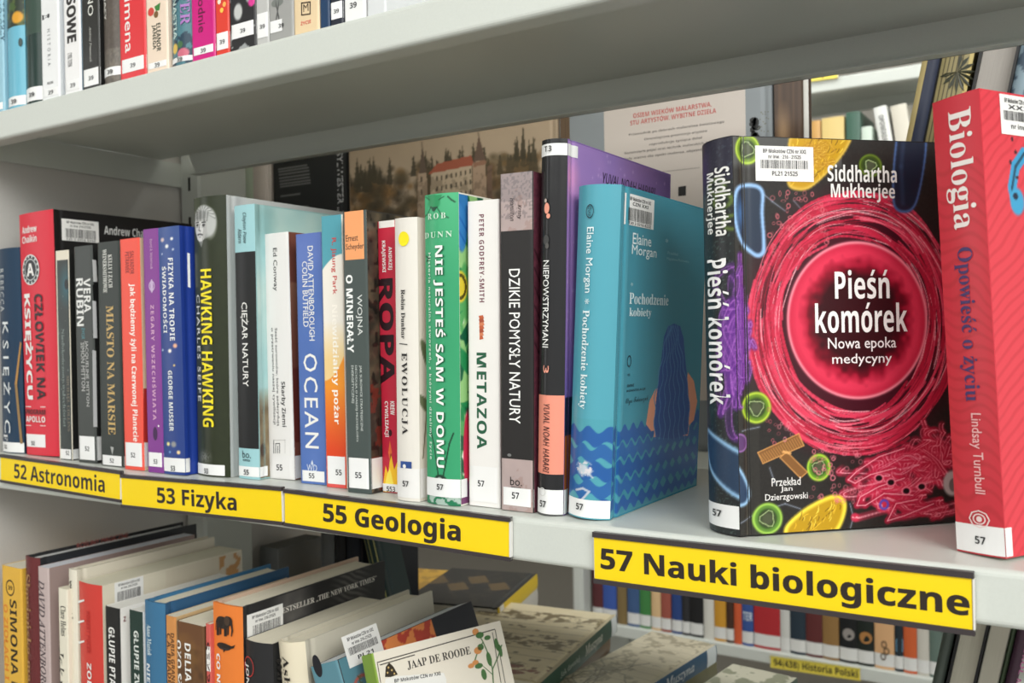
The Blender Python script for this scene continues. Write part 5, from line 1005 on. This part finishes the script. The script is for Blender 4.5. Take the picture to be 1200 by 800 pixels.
g = onz(723, 720, -.25); g2 = onz(640, 795, -.25); ang = math.atan2(g2[0] - g[0], g[1] - g2[1]); 
stack = [('wine-red', (110, 60, 58)), ('grey', (130, 130, 124)), ('brown', (120, 96, 70))]
for k, (nm, c) in enumerate(stack):
    b = flat(g[0] - .004 * k, g[1] - .004, zt, .0245, .235, .14, ang, nm + ' book under the green-spined panorama album', c, c); b.done(); zt += .0247
b = flat(g[0], g[1], zt, -.25 - zt, .25, .175, ang, 'album with an old town picture and dark green spine lying flat', (40, 78, 62), (198, 184, 150), painter=town)
V, Fc = layout('Muszyna', 'I', .012); b.ink(b.cover, 's', V, Fc, (b.T / 2, b.H * .36), (0, -.062), (.015, 0), mat((214, 214, 200)), 3)
V, Fc = layout('Jak dawniej', 'S', -.02); b.ink(b.cover, 's', V, Fc, (b.T / 2, b.H * .68), (0, -.06), (.008, 0), mat((180, 190, 176)), 3)
b.patch(b.cover, 's', 0, b.T, 0.002, .022, mat((224, 230, 232)), 4); b.done()
g = onz(840, 755, -.268); g2 = onz(768, 800, -.268); ang2 = math.atan2(g2[0] - g[0], g[1] - g2[1]); zt = -.3467
for k, (nm, c) in enumerate([('navy', (50, 60, 84)), ('olive', (112, 108, 74))]):
    b = flat(g[0], g[1], zt, .0285, .23, .085, ang2, nm + ' book under the blue-spined album', c, c); b.done(); zt += .0287
b = flat(g[0], g[1], zt, -.268 - zt, .24, .09, ang2, 'album with bare trees drawing and blue spine lying flat', (40, 84, 118), (206, 196, 172), painter=trees)
V, Fc = layout('Muszyna', 'I', .012); b.ink(b.cover, 's', V, Fc, (b.T / 2, b.H * .4), (0, -.07), (.014, 0), mat((214, 220, 222)), 3)
b.patch(b.cover, 's', 0, b.T, 0.002, .026, mat((224, 230, 232)), 4); b.done()
g = onz(925, 800, -.285); zt = -.3467
b = flat(g[0] + .004, g[1] + .02, zt, .030, .23, .075, ang2, 'dark book under the pale sketch album', (60, 66, 60), (80, 86, 76)); b.done(); zt += .0302
b = flat(g[0] + .004, g[1] + .02, zt, -.285 - zt, .24, .08, ang2, 'album with pale green landscape sketch, lying flat nearest the sign', (70, 92, 80), (198, 196, 176), painter=lambda A: (A.fill((204, 200, 180)), A.blend((A.fbm(.014, 12) > .55) * .7, (120, 124, 100)))); b.done()
# black and yellow pair further left
c = [onz(*q, -.243) for q in ((483, 690), (540, 660), (630, 672), (585, 712))]
ang3 = math.atan2(c[3][0] - c[2][0], c[2][1] - c[3][1]); zt = -.3467; Wb = float(np.hypot(*(c[2] - c[1])[:2])); Hb = float(np.hypot(*(c[3] - c[2])[:2]))
for k, (nm, cc, t) in enumerate([('thick white-paged', (206, 204, 198), .030), ('second white-paged', (196, 192, 186), .028), ('pale grey', (200, 198, 190), .0235)]):
    b = flat(c[2][0], c[2][1], zt, t, Hb, Wb, ang3, nm + ' book in the pile under the black and yellow one', cc, cc); b.done(); zt += t + .0002
def bym(A):
    A.fill((44, 44, 44))
    for k in range(4): A.poly([(500 + k * 24, 676 + (k % 2) * 8), (520 + k * 24, 674 + (k % 2) * 8), (526 + k * 24, 682 + (k % 2) * 8), (504 + k * 24, 684 + (k % 2) * 8)], (130, 104, 66), .7)
    A.blend((A.fbm(.01, 3) > .6) * .3, (90, 80, 64))
b = flat(c[2][0], c[2][1], zt, -.243 - zt, Hb, Wb, ang3, 'black-covered book with yellow spine on top of the pile', (226, 194, 50), (44, 44, 44), painter=bym); b.patch(b.cover, 's', 0, b.T, b.H - .02, b.H - .004, mat(WHITE), 4); b.done()
zt = -.3467
for k, (nm, cc, t) in enumerate([('dark lower', (60, 60, 62), .045), ('mustard-covered', (206, 160, 60), .04)]):
    b = flat(c[1][0] - .012, c[1][1] + .02, zt, t, .2, .11, ang3, nm + ' book beside the black and yellow pile', cc, cc, painter=(lambda A: (A.fill((208, 164, 66)), A.blend((A.fbm(.02, 3) > .55) * .5, (150, 110, 50)))) if k else None); b.done(); zt += t + .0002

# ================================================================== the bookcase across the next aisle
YF = 2.17
far = empty('library_bookcase', Matrix.Translation((-1.2, YF, -1.12)), 'grey-white steel bookcase across the next aisle, seen through the gaps', 'bookcase')
zlow = ony(884, 760, YF)[2]; zup = .34
def fpart(name, fn):
    mb = MB(); fn(mb); o = mb.build(name); o.parent = far; o.matrix_parent_inverse = far.matrix_world.inverted(); return o
xl = ony(676, 700, YF)[0]
fpart('end_panel', lambda m: m.extrude([(xl, YF - .02), (xl + .008, YF - .028), (xl + .024, YF - .028), (xl + .032, YF - .02), (xl + .032, YF + .52), (xl, YF + .52)], -1.12, 1.3, lambda p, t: (p[0], p[1], t), mst))
for zt in (zlow, -.34, 0.0, zup, .685):
    fpart('shelf', lambda m: shelf_tray(m, xl + .034, .6, YF, YF + .25, zt, mst, drop=.03))
fpart('upright_post', lambda m: post(m, .6, .63, YF + .25, YF + .33, -1.12, 1.3, mst, [], mdk))
fpart('upright_post', lambda m: post(m, xl + .034, xl + .064, YF + .252, YF + .33, -1.12, 1.3, mst, [], mdk))
G7 = 'books on the low shelf of the bookcase across the aisle'
FB = [(694, 706, 'dark red book at the left end of the distant low shelf', (92, 46, 50)), (706.5, 722, 'bright blue spine, second in the distant low row', (60, 90, 168)), (723, 734, 'olive spine right of the bright blue one in the distant row', (128, 108, 70)), (735, 749, 'blue spine with white foot before the green one in the distant row', (64, 92, 136)), (749.5, 762, 'green spine in the distant low row', (66, 130, 70)), (763, 774, 'cream-peach spine right of the green one in the distant row', (220, 186, 140)), (774.5, 786, 'rust-red spine in the distant low row', (158, 84, 72)), (787, 798.5, 'deep blue spine right of the rust-red one in the distant row', (44, 70, 130)), (799, 808, 'charcoal spine right of the deep blue one in the distant row', (46, 46, 50)), (808.5, 823.5, 'black spine beside the white one in the distant low row', (28, 28, 30)), (824.5, 836.5, 'white spine in the distant low row', (214, 212, 204)), (837, 850.5, 'golden-yellow spine in the distant low row', (206, 150, 50)), (851, 859.5, 'dark brown spine left of the orange one in the distant row', (72, 48, 36)), (860, 869, 'orange-red spine left of the blue one in the distant row', (206, 92, 54)), (869.5, 882.5, 'blue spine just left of the wide red one', (56, 84, 150)), (883.5, 914, 'wide red spine in the middle of the distant low row', (176, 44, 50)), (914.5, 925.5, 'white spine right of the wide red one', (208, 208, 204)), (926, 944, 'navy spine right of the white one, distant row', (40, 54, 66)), (944.5, 963.5, 'dark maroon spine in the distant low row', (96, 44, 44)), (964, 983, 'olive-brown spine right of the maroon one', (146, 112, 66)), (984, 1004.5, 'black spine with a silver disc in the distant low row', (24, 26, 28)), (1005, 1024, 'dark green-black spine with a bronze disc', (28, 36, 32)), (1025, 1048, 'tan spine with a dark ornament in the distant row', (216, 170, 124)), (1048.5, 1058.5, 'dark spine with a blue block, right of the tan one', (36, 46, 54)), (1059, 1074.5, 'orange spine towards the right of the distant row', (204, 96, 52)), (1075, 1089, 'pale grey spine at the right of the distant row', (202, 198, 188)), (1089.5, 1103, 'grey-green spine at the right end of the distant row', (98, 116, 108))]
rr = random.Random(5)
for k, (x0, x1, lab, c) in enumerate(FB):
    yb = 757 + (x0 - 884) * .195; a, d = ony(x0, yb, YF + .012)[0], ony(x1, yb, YF + .012)[0]
    b = Book('hardcover_book', lab, G7, c, W=.16, hard=True, geo=((a, YF + .012, zlow + 3e-4), 0, 0, d - a, .20 + .05 * rr.random()))
    if k not in (2, 10, 13): b.patch(b.cover, 's', 0, b.T, .006, .034, mat((222, 222, 220)), 2) if c != (222, 222, 220) else None
    xm = (x0 + x1) / 2
    if k == 20: b.disc(b.cover, 's', xm, 743, 7, 7, (150, 144, 140), 4)
    if k == 21: b.disc(b.cover, 's', xm, 747, 7.4, 7, (176, 124, 70), 4)
    if k == 22: [b.disc(b.cover, 's', 1036 + q, 755 + j, 3.4, 4.4, (90, 70, 52), 4, inner=.6) for q, j in ((0, 0), (3, 8), (-1, 14))]
    if k == 14: b.ht(b.cover, 's', 'TER', xm, 722, 11, 10, (210, 220, 230), lay=4)
    if k == 23: b.pxpoly(b.cover, 's', [(1050, 748), (1058, 749), (1058, 764), (1050, 763)], (110, 160, 190), 4)
    b.done()
G8 = 'books on a high shelf of the bookcase across the aisle'
for x0, x1, yt, lab, c, ln in ((950, 961.5, 142, 'orange-tan spine, left in the distant upper row', (206, 160, 96), 0), (962.5, 989, 139, 'wide cream-yellow spine in the distant upper row', (222, 196, 130), 0), (991, 1008, 132, 'dark green spine in the distant upper row', (70, 102, 88), 0), (1009, 1022, 149, 'short pale mint spine in the distant upper row', (206, 220, 208), 0), (1023, 1039, 127, 'white spine with grey lettering, leaning in the distant upper row', (226, 226, 222), -.15), (1043, 1062, 125, 'ivory spine leaning at the right of the distant upper row', (214, 208, 194), -.13)):
    a, d = ony(x0, yt, YF + .015), ony(x1, yt, YF + .015); H = a[2] - zup; x = a[0] - (H * math.tan(ln))
    b = Book('hardcover_book', lab, G8, c, W=.16, hard=True, geo=((x, YF + .015, zup + 3e-4), 0, ln, (d[0] - a[0]) * math.cos(ln) - .001, H / math.cos(ln)))
    if x0 == 1023:
        V, Fc = layout('OPOWIADANIA', 'B'); b.ink(b.cover, 's', V, Fc, (b.T * .5, b.H - .06), (0, -.08), (b.T * .4, 0), mat((120, 120, 120)), 4)
    b.done()
Sign([(903, 768), (1009, 784), (903, 782), (1009, 797)], 'small yellow label on the distant low shelf', '94(438) Historia Polski', 956, 783.5, 98, 11, .01, group='labels on the bookcase across the aisle', y=YF - .004, dark=(206, 190, 80), yellow=(226, 208, 84))
s_ = Sign([(947, 91), (982, 86), (947.5, 96), (982.5, 91)], 'small yellow label high on the bookcase across the aisle', '9', 964, 91, 2, 2, 0, group='labels on the bookcase across the aisle', y=YF - .004, dark=(226, 206, 90), yellow=(232, 214, 96))
